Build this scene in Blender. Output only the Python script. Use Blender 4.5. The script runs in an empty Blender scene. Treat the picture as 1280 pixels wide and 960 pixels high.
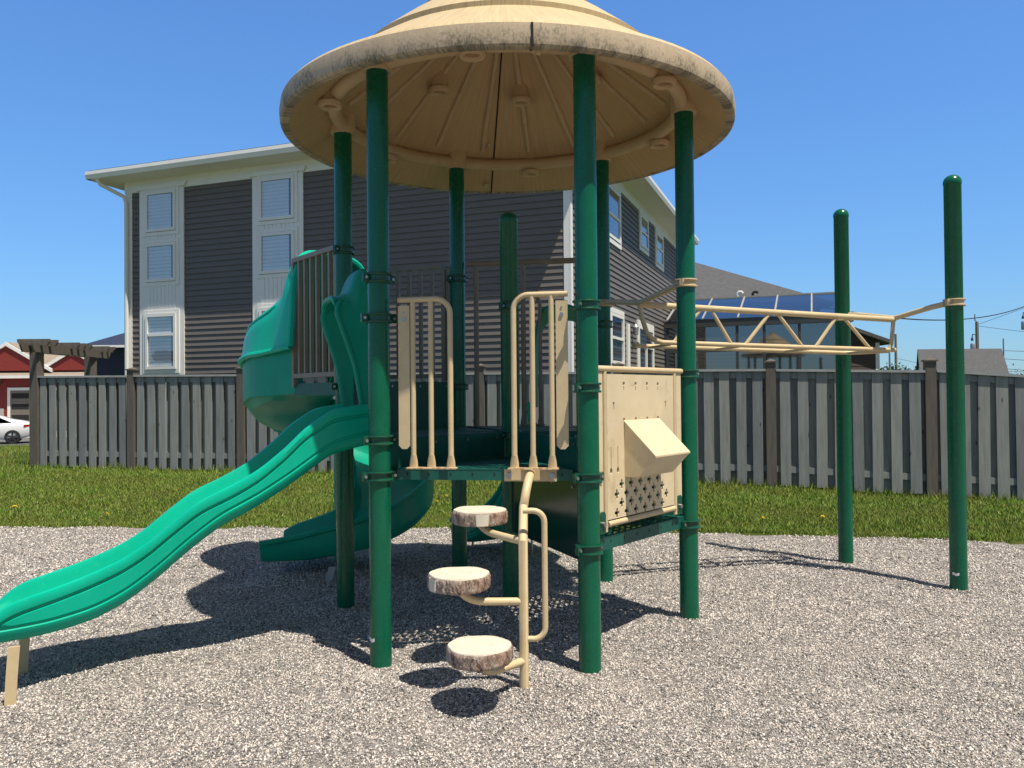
import bpy, math, random
import numpy as np
from mathutils import Vector, Matrix
from mathutils.geometry import delaunay_2d_cdt

R = math.radians
PI = math.pi
rng = random.Random(7)
nrg = np.random.default_rng(11)

# ------------------------------------------------------------------ camera, sky, sun, exposure
scn = bpy.context.scene
col = scn.collection
cd = bpy.data.cameras.new("camera")
cam = bpy.data.objects.new("camera", cd)
col.objects.link(cam)
scn.camera = cam
cd.sensor_fit = 'HORIZONTAL'
cd.sensor_width = 36.0
cd.lens = 1014.955 / 1280 * 36.0
cd.clip_start = 0.05
cd.clip_end = 3000
pt, rl = 0.01294747, -0.00890955
fwd = Vector((0, math.cos(pt), math.sin(pt)))
up0 = Vector((0, -math.sin(pt), math.cos(pt)))
rx = Vector((math.cos(rl), 0, 0)) + up0 * math.sin(rl)
upv = Vector((-math.sin(rl), 0, 0)) + up0 * math.cos(rl)
cm = Matrix((rx, upv, -fwd)).transposed().to_4x4()
cm.translation = Vector((0, 0, 1.53057))
cam.matrix_world = cm

SUN = Vector((0.31, -0.32, 1.0)).normalized()
SUN_EL = math.asin(SUN.z)
SUN_AZ = math.atan2(SUN.x, SUN.y)
world = bpy.data.worlds.new("World")
scn.world = world
world.use_nodes = True
wn, wl = world.node_tree.nodes, world.node_tree.links
bg = wn["Background"]
sky = wn.new("ShaderNodeTexSky")
sky.sky_type = 'NISHITA'
sky.sun_disc = False
sky.sun_elevation = SUN_EL
sky.sun_rotation = SUN_AZ
sky.altitude = 0
sky.air_density = 1.5
sky.dust_density = 0.0
sky.ozone_density = 4.0
gm = wn.new("ShaderNodeGamma")
gm.inputs['Gamma'].default_value = 0.75
wl.new(sky.outputs[0], gm.inputs['Color'])
tn = wn.new("ShaderNodeMix"); tn.data_type = 'RGBA'; tn.blend_type = 'MULTIPLY'
tn.inputs[0].default_value = 1.0
tn.inputs[7].default_value = (0.44, 0.775, 1.29, 1)
wl.new(gm.outputs[0], tn.inputs[6])
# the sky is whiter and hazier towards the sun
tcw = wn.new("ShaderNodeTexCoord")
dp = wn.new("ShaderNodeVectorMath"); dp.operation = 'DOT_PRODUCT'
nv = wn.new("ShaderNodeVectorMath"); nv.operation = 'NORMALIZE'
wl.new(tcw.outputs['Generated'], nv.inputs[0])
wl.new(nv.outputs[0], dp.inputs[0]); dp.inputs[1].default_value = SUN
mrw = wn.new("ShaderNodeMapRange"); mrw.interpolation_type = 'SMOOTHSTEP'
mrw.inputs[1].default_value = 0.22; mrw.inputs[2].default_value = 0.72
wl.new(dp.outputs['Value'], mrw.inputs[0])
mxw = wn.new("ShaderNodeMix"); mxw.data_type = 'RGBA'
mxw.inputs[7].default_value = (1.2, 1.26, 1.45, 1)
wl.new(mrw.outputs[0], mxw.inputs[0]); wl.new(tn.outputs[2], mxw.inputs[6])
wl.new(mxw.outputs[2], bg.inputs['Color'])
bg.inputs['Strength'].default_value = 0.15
sd = bpy.data.lights.new("sun", 'SUN')
sd.energy = 5.0
sd.angle = R(0.53)
sd.color = (1.0, 0.935, 0.82)
sun = bpy.data.objects.new("sun", sd)
col.objects.link(sun)
sun.rotation_euler = SUN.to_track_quat('Z', 'Y').to_euler()
scn.view_settings.view_transform = 'Standard'
scn.view_settings.look = 'None'
scn.view_settings.exposure = 0.30
scn.view_settings.gamma = 1.0

# ------------------------------------------------------------------ helpers
WL = {}

def V(*a):
    return Vector(a)

class MB:
    def __init__(s):
        s.v = []; s.f = []
    def add(s, vs, fs):
        o = len(s.v)
        s.v += [tuple(q) for q in vs]
        s.f += [tuple(i + o for i in f) for f in fs]
        return s
    def hexa(s, p):
        """8 points: bottom 4 ccw, top 4 ccw"""
        return s.add(p, [(3, 2, 1, 0), (4, 5, 6, 7), (0, 1, 5, 4), (1, 2, 6, 5), (2, 3, 7, 6), (3, 0, 4, 7)])
    def box(s, c, size, ang=0.0):
        x, y, z = size[0] / 2, size[1] / 2, size[2] / 2
        ca, sa = math.cos(ang), math.sin(ang)
        p = []
        for dz in (-z, z):
            for dx, dy in ((-x, -y), (x, -y), (x, y), (-x, y)):
                p.append((c[0] + dx * ca - dy * sa, c[1] + dx * sa + dy * ca, c[2] + dz))
        return s.hexa(p)
    def obox(s, o, a, b, c):
        """box from corner o and three edge vectors"""
        o, a, b, c = Vector(o), Vector(a), Vector(b), Vector(c)
        if a.cross(b).dot(c) < 0:
            a, b = b, a
        return s.hexa([o, o + a, o + a + b, o + b, o + c, o + a + c, o + a + b + c, o + b + c])
    def bar(s, p, q, w, h, up=(0, 0, 1)):
        p, q = Vector(p), Vector(q)
        d = (q - p)
        u = Vector(up)
        sd_ = d.cross(u).normalized() * w
        uu = sd_.cross(d).normalized() * h
        return s.obox(p - sd_ / 2 - uu / 2, d, sd_, uu)
    def tube(s, pts, r, n=12, cap=True, closed=False):
        pts = [Vector(p) for p in pts]
        m = len(pts)
        rad = r if isinstance(r, (list, tuple)) else [r] * m
        tans = []
        for i in range(m):
            if closed:
                t = pts[(i + 1) % m] - pts[i - 1]
            else:
                t = pts[min(i + 1, m - 1)] - pts[max(i - 1, 0)]
            tans.append(t.normalized())
        a = Vector((0, 0, 1)) if abs(tans[0].z) < .9 else Vector((1, 0, 0))
        nrm = tans[0].cross(a).normalized()
        vs = []
        for i in range(m):
            t = tans[i]
            nrm = (nrm - t * nrm.dot(t)).normalized()
            bn = t.cross(nrm)
            for k in range(n):
                an = 2 * PI * k / n
                vs.append(pts[i] + (nrm * math.cos(an) + bn * math.sin(an)) * rad[i])
        fs = []
        for i in range(m if closed else m - 1):
            j = (i + 1) % m
            for k in range(n):
                k2 = (k + 1) % n
                fs.append((i * n + k, i * n + k2, j * n + k2, j * n + k))
        if cap and not closed:
            fs.append(tuple(range(n - 1, -1, -1)))
            fs.append(tuple((m - 1) * n + k for k in range(n)))
        return s.add(vs, fs)
    def lathe(s, prof, c=(0, 0, 0), n=24, cap0=False, cap1=False):
        """profile of (r,z) bottom to top on the outside"""
        vs = []
        for r_, z in prof:
            for k in range(n):
                a = 2 * PI * k / n
                vs.append((c[0] + r_ * math.cos(a), c[1] + r_ * math.sin(a), c[2] + z))
        fs = []
        for i in range(len(prof) - 1):
            for k in range(n):
                k2 = (k + 1) % n
                fs.append((i * n + k, i * n + k2, (i + 1) * n + k2, (i + 1) * n + k))
        if cap0: fs.append(tuple(range(n - 1, -1, -1)))
        if cap1: fs.append(tuple((len(prof) - 1) * n + k for k in range(n)))
        return s.add(vs, fs)
    def loft(s, secs, cap=True, loop=True):
        n = len(secs[0]); vs = [p for q in secs for p in q]; fs = []
        for i in range(len(secs) - 1):
            for k in range(n if loop else n - 1):
                k2 = (k + 1) % n
                fs.append((i * n + k, i * n + k2, (i + 1) * n + k2, (i + 1) * n + k))
        if cap:
            fs.append(tuple(range(n - 1, -1, -1)))
            fs.append(tuple((len(secs) - 1) * n + k for k in range(n)))
        return s.add(vs, fs)
    def prism(s, poly, o, ux, uy, d):
        """polygon (in axes ux,uy from o) extruded along vector d"""
        o, ux, uy, d = Vector(o), Vector(ux), Vector(uy), Vector(d)
        a = [o + ux * p[0] + uy * p[1] for p in poly]
        b = [p + d for p in a]
        n = len(a)
        fs = [tuple(range(n - 1, -1, -1)), tuple(range(n, 2 * n))]
        fs += [(k, (k + 1) % n, n + (k + 1) % n, n + k) for k in range(n)]
        return s.add(a + b, fs)
    def plate(s, outer, holes, o, ux, uy, d):
        """plate with real holes"""
        o, ux, uy, d = Vector(o), Vector(ux), Vector(uy), Vector(d)
        pts = []; edges = []; loops = []
        for lp in [outer] + holes:
            b = len(pts); pts += [Vector((q[0], q[1])) for q in lp]
            m = len(lp); edges += [(b + i, b + (i + 1) % m) for i in range(m)]; loops.append(lp)
        vo, eo, fo, *_ = delaunay_2d_cdt(pts, edges, [], 1, 1e-6)
        def inside(p, poly):
            c = False; j = len(poly) - 1
            for i in range(len(poly)):
                if (poly[i][1] > p[1]) != (poly[j][1] > p[1]) and \
                   p[0] < (poly[j][0] - poly[i][0]) * (p[1] - poly[i][1]) / (poly[j][1] - poly[i][1]) + poly[i][0]:
                    c = not c
                j = i
            return c
        keep = []
        for f in fo:
            cx = sum(vo[i][0] for i in f) / len(f); cy = sum(vo[i][1] for i in f) / len(f)
            if inside((cx, cy), outer) and not any(inside((cx, cy), h) for h in holes):
                keep.append(f)
        A = [o + ux * q[0] + uy * q[1] for q in vo]
        B = [q + d for q in A]; n = len(A)
        fs = [tuple(reversed(f)) for f in keep] + [tuple(i + n for i in f) for f in keep]
        cnt = {}
        for f in keep:
            for i in range(len(f)):
                e = (f[i], f[(i + 1) % len(f)]); cnt[e] = cnt.get(e, 0) + 1
        for e in cnt:
            if (e[1], e[0]) not in cnt:
                fs.append((e[0], e[1], e[1] + n, e[0] + n))
        return s.add(A + B, fs)
    def build(s, name, mat, parent=None, sharp=35, origin=None, label=None):
        vs = np.array(s.v, dtype=float)
        mn, mx = vs.min(0), vs.max(0)
        c = Vector(((mn[0] + mx[0]) / 2, (mn[1] + mx[1]) / 2, mn[2])) if origin is None else Vector(origin)
        me = bpy.data.meshes.new(name)
        me.from_pydata((vs - np.array(c)).tolist(), [], s.f)
        me.materials.append(mat)
        if sharp:
            me.polygons.foreach_set('use_smooth', [True] * len(me.polygons))
            me.set_sharp_from_angle(angle=R(sharp))
        me.update()
        o = bpy.data.objects.new(name, me)
        col.objects.link(o)
        pw = Vector((0, 0, 0))
        if parent is not None:
            o.parent = parent; pw = WL[parent.name]
        o.location = c - pw
        WL[o.name] = c
        if label: o['label'] = label
        return o

def thing(name, label, cat, loc, group=None):
    o = bpy.data.objects.new(name, None)
    o.empty_display_size = .2
    col.objects.link(o)
    o.location = loc
    WL[o.name] = Vector(loc)
    tag(o, label, cat, group)
    return o

def tag(o, label, cat, group=None, kind=None):
    o['label'] = label; o['category'] = cat
    if group: o['group'] = group
    if kind: o['kind'] = kind
    return o

def struct(o):
    o['kind'] = 'structure'
    return o

def copy_tree(o, parent=None):
    c = o.copy(); col.objects.link(c)
    if parent is not None: c.parent = parent
    for ch in list(o.children): copy_tree(ch, c)
    return c

# ------------------------------------------------------------------ materials
def new_mat(name):
    m = bpy.data.materials.new(name); m.use_nodes = True
    nt = m.node_tree
    return m, nt.nodes, nt.links, nt.nodes['Principled BSDF']

def ramp(n, stops, interp='LINEAR'):
    r = n.new("ShaderNodeValToRGB")
    r.color_ramp.interpolation = interp
    e = r.color_ramp.elements
    while len(e) < len(stops): e.new(.5)
    for i, (p, c) in enumerate(stops):
        e[i].position = p; e[i].color = (*c, 1) if len(c) == 3 else c
    return r

def mixc(n, l, fac, a, b, mode='MIX'):
    m = n.new("ShaderNodeMix"); m.data_type = 'RGBA'; m.blend_type = mode
    for sock, val in ((m.inputs[0], fac), (m.inputs[6], a), (m.inputs[7], b)):
        if hasattr(val, 'is_output'): l.new(val, sock)
        elif isinstance(val, (int, float)): sock.default_value = val
        else: sock.default_value = (*val, 1)
    return m.outputs[2]

def noise(n, l, scale, detail=5, rough=.6, vec=None, stretch=None):
    t = n.new("ShaderNodeTexNoise")
    t.inputs['Scale'].default_value = scale
    t.inputs['Detail'].default_value = detail
    t.inputs['Roughness'].default_value = rough
    if vec is None:
        tc = n.new("ShaderNodeTexCoord"); vec = tc.outputs['Object']
    if stretch:
        mp = n.new("ShaderNodeMapping"); mp.inputs['Scale'].default_value = stretch
        l.new(vec, mp.inputs[0]); vec = mp.outputs[0]
    l.new(vec, t.inputs['Vector'])
    return t.outputs['Fac']

def bump(n, l, b, h, strength=.3, dist=.01):
    bn = n.new("ShaderNodeBump"); bn.inputs['Strength'].default_value = strength
    bn.inputs['Distance'].default_value = dist
    l.new(h, bn.inputs['Height']); l.new(bn.outputs[0], b.inputs['Normal'])

def mat(name, c1, c2=None, rough=.5, scale=6, stretch=None, bscale=None, bstr=.2, bdist=.004, metal=0, rvar=0.0, spec=None, lo=.3, hi=.7, dirt=None, coat=0, bstretch=None):
    m, n, l, b = new_mat(name)
    c2 = c2 or c1
    f = noise(n, l, scale, 6, .65, stretch=stretch)
    r = ramp(n, [(lo, c1), (hi, c2)]); l.new(f, r.inputs[0])
    out = r.outputs[0]
    if dirt:
        f2 = noise(n, l, dirt[1], 8, .7, stretch=dirt[4] if len(dirt) > 4 else None)
        rr = ramp(n, [(dirt[2], (0, 0, 0)), (dirt[3], (1, 1, 1))]); l.new(f2, rr.inputs[0])
        out = mixc(n, l, rr.outputs[0], out, dirt[0])
    l.new(out, b.inputs['Base Color'])
    b.inputs['Roughness'].default_value = rough
    b.inputs['Metallic'].default_value = metal
    if spec is not None: b.inputs['Specular IOR Level'].default_value = spec
    if coat: b.inputs['Coat Weight'].default_value = coat
    if rvar:
        f3 = noise(n, l, scale * 2.3, 5, .7)
        mr = n.new("ShaderNodeMapRange"); mr.inputs[1].default_value = .3; mr.inputs[2].default_value = .7
        mr.inputs[3].default_value = max(.02, rough - rvar); mr.inputs[4].default_value = rough + rvar
        l.new(f3, mr.inputs[0]); l.new(mr.outputs[0], b.inputs['Roughness'])
    if bscale:
        bump(n, l, b, noise(n, l, bscale, 4, .6, stretch=bstretch), bstr, bdist)
    return m

M = {}
M['post'] = mat('green_powder_coat', (.001, .094, .046), (.002, .122, .062), .26, 3, spec=.4, rvar=.12, bscale=220, bstr=.05, bdist=.001, dirt=((.03, .17, .10), 9, .62, .8))
M['clamp'] = mat('green_clamp_paint', (.004, .062, .032), (.006, .085, .045), .32, 20, rvar=.08)
M['tan_clamp'] = mat('tan_clamp_paint', (.47, .36, .2), (.55, .43, .26), .45, 20, dirt=((.2, .07, .03), 30, .6, .8))
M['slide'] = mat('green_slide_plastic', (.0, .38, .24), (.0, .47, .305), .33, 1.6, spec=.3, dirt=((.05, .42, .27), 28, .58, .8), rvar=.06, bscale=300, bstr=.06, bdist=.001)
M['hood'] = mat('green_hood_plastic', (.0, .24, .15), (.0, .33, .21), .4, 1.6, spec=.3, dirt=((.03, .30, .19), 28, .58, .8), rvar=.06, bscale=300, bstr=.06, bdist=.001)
M['deck'] = mat('dark_green_vinyl', (.003, .072, .052), (.006, .10, .074), .42, 12, rvar=.08, bscale=120, bstr=.1, bdist=.001, dirt=((.09, .13, .1), 7, .6, .85))
M['rusty_tan'] = mat('rusting_tan_paint', (.56, .425, .24), (.65, .515, .305), .55, 9, dirt=((.33, .12, .04), 34, .47, .64))
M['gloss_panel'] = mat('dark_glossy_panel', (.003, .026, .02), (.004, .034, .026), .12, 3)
M['tan'] = mat('tan_paint', (.56, .425, .24), (.65, .515, .305), .42, 9, rvar=.08, dirt=((.36, .24, .12), 14, .62, .85))
M['rail'] = mat('shaded_tan_paint', (.20, .155, .105), (.26, .21, .15), .5, 9, rvar=.06)  # the tan paint again, darkened to stand for shade under the roof
M['panel'] = mat('tan_panel_plastic', (.63, .51, .325), (.72, .595, .395), .5, 5, bscale=90, bstr=.06, dirt=((.40, .28, .13), 6, .56, .8))
M['bolt'] = mat('zinc_bolt', (.35, .35, .34), (.5, .5, .5), .35, 30, metal=.9)
M['seam'] = mat('dark_gap', (.012, .010, .008), None, .9)
M['stump_top'] = mat('cream_stump_top', (.57, .51, .40), (.70, .64, .52), .7, 12, dirt=((.35, .28, .2), 25, .55, .8), bscale=40, bstr=.25)
def bark_material():
    m, n, l, b = new_mat('moulded_bark_plastic')
    f = noise(n, l, 30, 7, .75, stretch=(1, 1, .38))
    r = ramp(n, [(.36, (.08, .052, .04)), (.44, (.27, .195, .15)), (.53, (.46, .36, .295)), (.70, (.64, .54, .45))]); l.new(f, r.inputs[0])
    f2 = noise(n, l, 11, 4, .6)
    r2 = ramp(n, [(.4, (1, 1, 1)), (.7, (.95, .78, .7))]); l.new(f2, r2.inputs[0])
    l.new(mixc(n, l, 1.0, r.outputs[0], r2.outputs[0], 'MULTIPLY'), b.inputs['Base Color'])
    b.inputs['Roughness'].default_value = .75
    bump(n, l, b, f, .9, .025)
    return m
M['bark'] = bark_material()
M['siding'] = mat('charcoal_vinyl_siding', (.128, .109, .094), (.155, .133, .116), .6, 2.5, stretch=(1, 1, 12))
M['trim'] = mat('white_vinyl_trim', (.79, .77, .73), (.84, .82, .78), .5, 4, dirt=((.55, .54, .52), 6, .6, .9))
M['gutter'] = mat('white_gutter_paint', (.77, .755, .71), (.82, .80, .76), .45, 3)
M['blind'] = mat('white_blind_slats', (.84, .81, .76), (.88, .85, .80), .7, 4)
M['interior'] = mat('dim_interior', (.05, .05, .055), (.07, .07, .075), .9, 2)
M['shingle'] = mat('asphalt_shingles', (.042, .044, .049), (.12, .12, .124), .95, 5, stretch=(1.2, 1.2, 14), bscale=30, bstr=.4, bdist=.02)
M['brown_shingle'] = mat('brown_shingles', (.24, .19, .15), (.33, .27, .21), .95, 3, stretch=(1, 1, 8), bscale=20, bstr=.3)
M['fence'] = mat('grey_stained_boards', (.185, .195, .193), (.275, .29, .285), .85, 3, stretch=(7, 7, .5), bscale=25, bstr=.25, bdist=.004, bstretch=(4, 4, .2), dirt=((.13, .136, .133), 4, .55, .8, (6, 6, .5)))
def per_board(m):
    n, l = m.node_tree.nodes, m.node_tree.links
    b = n['Principled BSDF']; src = b.inputs['Base Color'].links[0].from_socket
    g = n.new("ShaderNodeNewGeometry"); r = ramp(n, [(0, (.70, .71, .74)), (.5, (.95, .95, .94)), (1, (1.12, 1.09, 1.03))])
    l.new(g.outputs['Random Per Island'], r.inputs[0])
    out = mixc(n, l, 1.0, src, r.outputs[0], 'MULTIPLY')
    # knots
    tc = n.new("ShaderNodeTexCoord"); mp = n.new("ShaderNodeMapping"); mp.inputs['Scale'].default_value = (7, 7, 2.6); l.new(tc.outputs['Object'], mp.inputs[0])
    v = n.new("ShaderNodeTexVoronoi"); v.inputs['Scale'].default_value = 1.0; l.new(mp.outputs[0], v.inputs['Vector'])
    k = ramp(n, [(.05, (.35, .32, .30)), (.11, (1, 1, 1))]); l.new(v.outputs['Distance'], k.inputs[0])
    l.new(mixc(n, l, 1.0, out, k.outputs[0], 'MULTIPLY'), b.inputs['Base Color'])
per_board(M['fence'])
M['fence_cap'] = mat('grey_stained_cap', (.26, .27, .27), (.34, .35, .35), .85, 5, dirt=((.5, .5, .48), 8, .62, .75))
M['fence_post'] = mat('brown_grey_timber', (.085, .073, .061), (.14, .121, .103), .85, 4, stretch=(7, 7, .6), bscale=25, bstr=.3, bstretch=(4, 4, .2))
M['red_siding'] = mat('red_siding', (.21, .022, .017), (.25, .03, .022), .7, 2, stretch=(1, 1, 12))
M['garage'] = mat('taupe_garage_door', (.17, .145, .12), (.2, .17, .14), .6, 3)
M['navy_roof'] = mat('navy_metal_roof', (.022, .028, .055), (.03, .038, .07), .5, 4)
M['navy_wall'] = mat('dark_navy_wall', (.016, .022, .035), (.022, .03, .045), .7, 4)
M['brown_siding'] = mat('brown_siding', (.055, .038, .03), (.075, .052, .042), .7, 2, stretch=(1, 1, 10))
M['frame'] = mat('grey_aluminium_frame', (.05, .05, .052), (.065, .065, .068), .45, 6)
M['tan_wall'] = mat('tan_stucco', (.38, .30, .18), (.43, .34, .21), .85, 3)
M['car_paint'] = mat('white_car_paint', (.78, .79, .80), None, .25, 2, coat=.6)
M['rubber'] = mat('black_rubber', (.012, .012, .012), (.02, .02, .02), .8, 10)
M['rim'] = mat('dark_alloy', (.06, .06, .062), (.1, .1, .1), .35, 10, metal=.7)
M['tail'] = mat('red_tail_lamp', (.35, .01, .01), None, .2)
M['asphalt'] = mat('asphalt', (.075, .076, .08), (.11, .11, .112), .95, 2, bscale=60, bstr=.3)
M['concrete'] = mat('concrete_drive', (.36, .345, .32), (.43, .41, .38), .9, 2)
M['wood_pole'] = mat('weathered_pole_wood', (.17, .15, .13), (.25, .22, .19), .9, 3, stretch=(6, 6, .4))
M['wire'] = mat('black_cable', (.03, .03, .035), None, .6)
M['steel'] = mat('galvanised_steel', (.3, .31, .32), (.4, .41, .42), .5, 8, metal=.6)
M['leaf'] = mat('tree_leaves', (.025, .05, .014), (.06, .10, .028), .75, 2)
M['dandelion'] = mat('yellow_petals', (.75, .52, .02), (.85, .62, .04), .7, 40)
M['stem'] = mat('green_stem', (.07, .13, .03), None, .7)

def glass(name, tint, alpha, rough=.03):
    m, n, l, b = new_mat(name)
    out = [q for q in n if q.type == 'OUTPUT_MATERIAL'][0]
    tr = n.new("ShaderNodeBsdfTransparent"); tr.inputs[0].default_value = (*tint, 1)
    gl = n.new("ShaderNodeBsdfGlossy"); gl.inputs['Roughness'].default_value = rough
    fr = n.new("ShaderNodeFresnel"); fr.inputs[0].default_value = 1.5
    ad = n.new("ShaderNodeMath"); ad.operation = 'MULTIPLY_ADD'
    ad.inputs[1].default_value = 1.3; ad.inputs[2].default_value = alpha
    l.new(fr.outputs[0], ad.inputs[0])
    ge = n.new("ShaderNodeNewGeometry"); iv = n.new("ShaderNodeMath"); iv.operation = 'SUBTRACT'; iv.inputs[0].default_value = 1.0
    l.new(ge.outputs['Backfacing'], iv.inputs[1])
    mu = n.new("ShaderNodeMath"); mu.operation = 'MULTIPLY'; l.new(ad.outputs[0], mu.inputs[0]); l.new(iv.outputs[0], mu.inputs[1]); ad = mu
    mx = n.new("ShaderNodeMixShader")
    l.new(ad.outputs[0], mx.inputs[0]); l.new(tr.outputs[0], mx.inputs[1]); l.new(gl.outputs[0], mx.inputs[2])
    l.new(mx.outputs[0], out.inputs[0])
    return m
M['glass'] = glass('window_glass', (.93, .96, 1.0), .10)
M['dark_glass'] = glass('tinted_glass', (.55, .6, .62), .16)
M['roof_glass'] = glass('blue_roof_glass', (.34, .38, .46), .13)
M['car_glass'] = glass('car_window_glass', (.06, .07, .08), .12)

def island_mat(name, stops, rough=.9, noise_scale=None, tint=None, trans=0.0):
    m, n, l, b = new_mat(name)
    g = n.new("ShaderNodeNewGeometry")
    r = ramp(n, stops); l.new(g.outputs['Random Per Island'], r.inputs[0])
    out = r.outputs[0]
    if noise_scale:
        f = noise(n, l, noise_scale, 4, .6)
        rr = ramp(n, [(.40, (0, 0, 0)), (.66, (1, 1, 1))]); l.new(f, rr.inputs[0])
        mu = n.new("ShaderNodeMath"); mu.operation = 'MULTIPLY'; mu.inputs[1].default_value = .75
        l.new(rr.outputs[0], mu.inputs[0])
        out = mixc(n, l, mu.outputs[0], out, tint)
    l.new(out, b.inputs['Base Color'])
    b.inputs['Roughness'].default_value = rough
    b.inputs['Specular IOR Level'].default_value = .25
    return m
CHIP = [(0.0, (.06, .058, .058)), (.13, (.19, .182, .175)), (.30, (.41, .375, .34)), (.55, (.61, .555, .50)), (.86, (.78, .715, .65)), (1.0, (.58, .465, .41))]
M['chips'] = island_mat('rubber_mulch_chips', CHIP)
M['blades'] = island_mat('grass_blades', [(0, (.075, .15, .014)), (.45, (.14, .24, .026)), (.8, (.21, .30, .045)), (.93, (.32, .35, .10)), (1, (.46, .43, .2))], .7, 1.1, (.19, .20, .04))

def gravel_material():
    m, n, l, b = new_mat('gravel_bed')
    tc = n.new("ShaderNodeTexCoord")
    nz = n.new("ShaderNodeTexNoise"); nz.inputs['Scale'].default_value = 40; l.new(tc.outputs['Object'], nz.inputs['Vector'])
    wv = mixc(n, l, .03, tc.outputs['Object'], nz.outputs['Color'], 'ADD')
    v1 = n.new("ShaderNodeTexVoronoi"); v1.inputs['Scale'].default_value = 80; l.new(wv, v1.inputs['Vector'])
    v2 = n.new("ShaderNodeTexVoronoi"); v2.inputs['Scale'].default_value = 140; l.new(wv, v2.inputs['Vector'])
    sx = n.new("ShaderNodeSeparateColor"); l.new(v1.outputs['Color'], sx.inputs[0])
    r = ramp(n, CHIP); l.new(sx.outputs[0], r.inputs[0])
    sx2 = n.new("ShaderNodeSeparateColor"); l.new(v2.outputs['Color'], sx2.inputs[0])
    r2 = ramp(n, CHIP); l.new(sx2.outputs[1], r2.inputs[0])
    c = mixc(n, l, .4, r.outputs[0], r2.outputs[0])
    f = noise(n, l, 1.3, 6, .65)
    rr = ramp(n, [(.30, (.76, .76, .78)), (.66, (1.0, .985, .97))]); l.new(f, rr.inputs[0])
    c = mixc(n, l, 1.0, c, rr.outputs[0], 'MULTIPLY')
    l.new(c, b.inputs['Base Color'])
    b.inputs['Roughness'].default_value = .95
    b.inputs['Specular IOR Level'].default_value = .15
    ad = n.new("ShaderNodeMath"); ad.operation = 'ADD'
    l.new(v1.outputs['Distance'], ad.inputs[0]); l.new(v2.outputs['Distance'], ad.inputs[1])
    bn = n.new("ShaderNodeBump"); bn.invert = True
    bn.inputs['Strength'].default_value = 1.0; bn.inputs['Distance'].default_value = .018
    l.new(ad.outputs[0], bn.inputs['Height']); l.new(bn.outputs[0], b.inputs['Normal'])
    return m
M['gravel'] = gravel_material()

def lawn_material():
    m, n, l, b = new_mat('lawn_soil_and_grass')
    f = noise(n, l, 3.0, 8, .7)
    r = ramp(n, [(.3, (.035, .055, .011)), (.5, (.06, .085, .016)), (.7, (.105, .105, .03))]); l.new(f, r.inputs[0])
    l.new(r.outputs[0], b.inputs['Base Color']); b.inputs['Roughness'].default_value = .95
    b.inputs['Specular IOR Level'].default_value = .1
    bump(n, l, b, noise(n, l, 40, 6, .7), .8, .03)
    return m
M['lawn'] = lawn_material()

def polar(n, l):
    """object-space angle, radius, height"""
    tc = n.new("ShaderNodeTexCoord"); sp = n.new("ShaderNodeSeparateXYZ"); l.new(tc.outputs['Object'], sp.inputs[0])
    at = n.new("ShaderNodeMath"); at.operation = 'ARCTAN2'; l.new(sp.outputs[1], at.inputs[0]); l.new(sp.outputs[0], at.inputs[1])
    def mth(op, a, b_):
        q = n.new("ShaderNodeMath"); q.operation = op
        for i, x in enumerate((a, b_)):
            if hasattr(x, 'is_output'): l.new(x, q.inputs[i])
            else: q.inputs[i].default_value = x
        return q.outputs[0]
    r2 = mth('ADD', mth('MULTIPLY', sp.outputs[0], sp.outputs[0]), mth('MULTIPLY', sp.outputs[1], sp.outputs[1]))
    rr = mth('SQRT', r2, 0.0)
    return at.outputs[0], rr, sp.outputs[2], mth

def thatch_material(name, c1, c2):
    m, n, l, b = new_mat(name)
    a, r, z, mth = polar(n, l)
    cb = n.new("ShaderNodeCombineXYZ")
    l.new(mth('MULTIPLY', a, 60.0), cb.inputs[0]); l.new(mth('MULTIPLY', r, 2.2), cb.inputs[1])
    t = n.new("ShaderNodeTexNoise"); t.inputs['Scale'].default_value = 1.0; t.inputs['Detail'].default_value = 5; t.inputs['Roughness'].default_value = .7
    l.new(cb.outputs[0], t.inputs['Vector'])
    rp = ramp(n, [(.3, c1), (.7, c2)]); l.new(t.outputs['Fac'], rp.inputs[0])
    l.new(rp.outputs[0], b.inputs['Base Color']); b.inputs['Roughness'].default_value = .55
    bump(n, l, b, t.outputs['Fac'], .5, .012)
    return m
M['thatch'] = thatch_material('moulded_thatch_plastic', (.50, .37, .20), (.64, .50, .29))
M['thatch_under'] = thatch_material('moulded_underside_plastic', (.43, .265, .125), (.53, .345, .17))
M['moulding'] = mat('tan_moulded_plastic', (.46, .315, .17), (.54, .38, .215), .55, 5)

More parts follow.
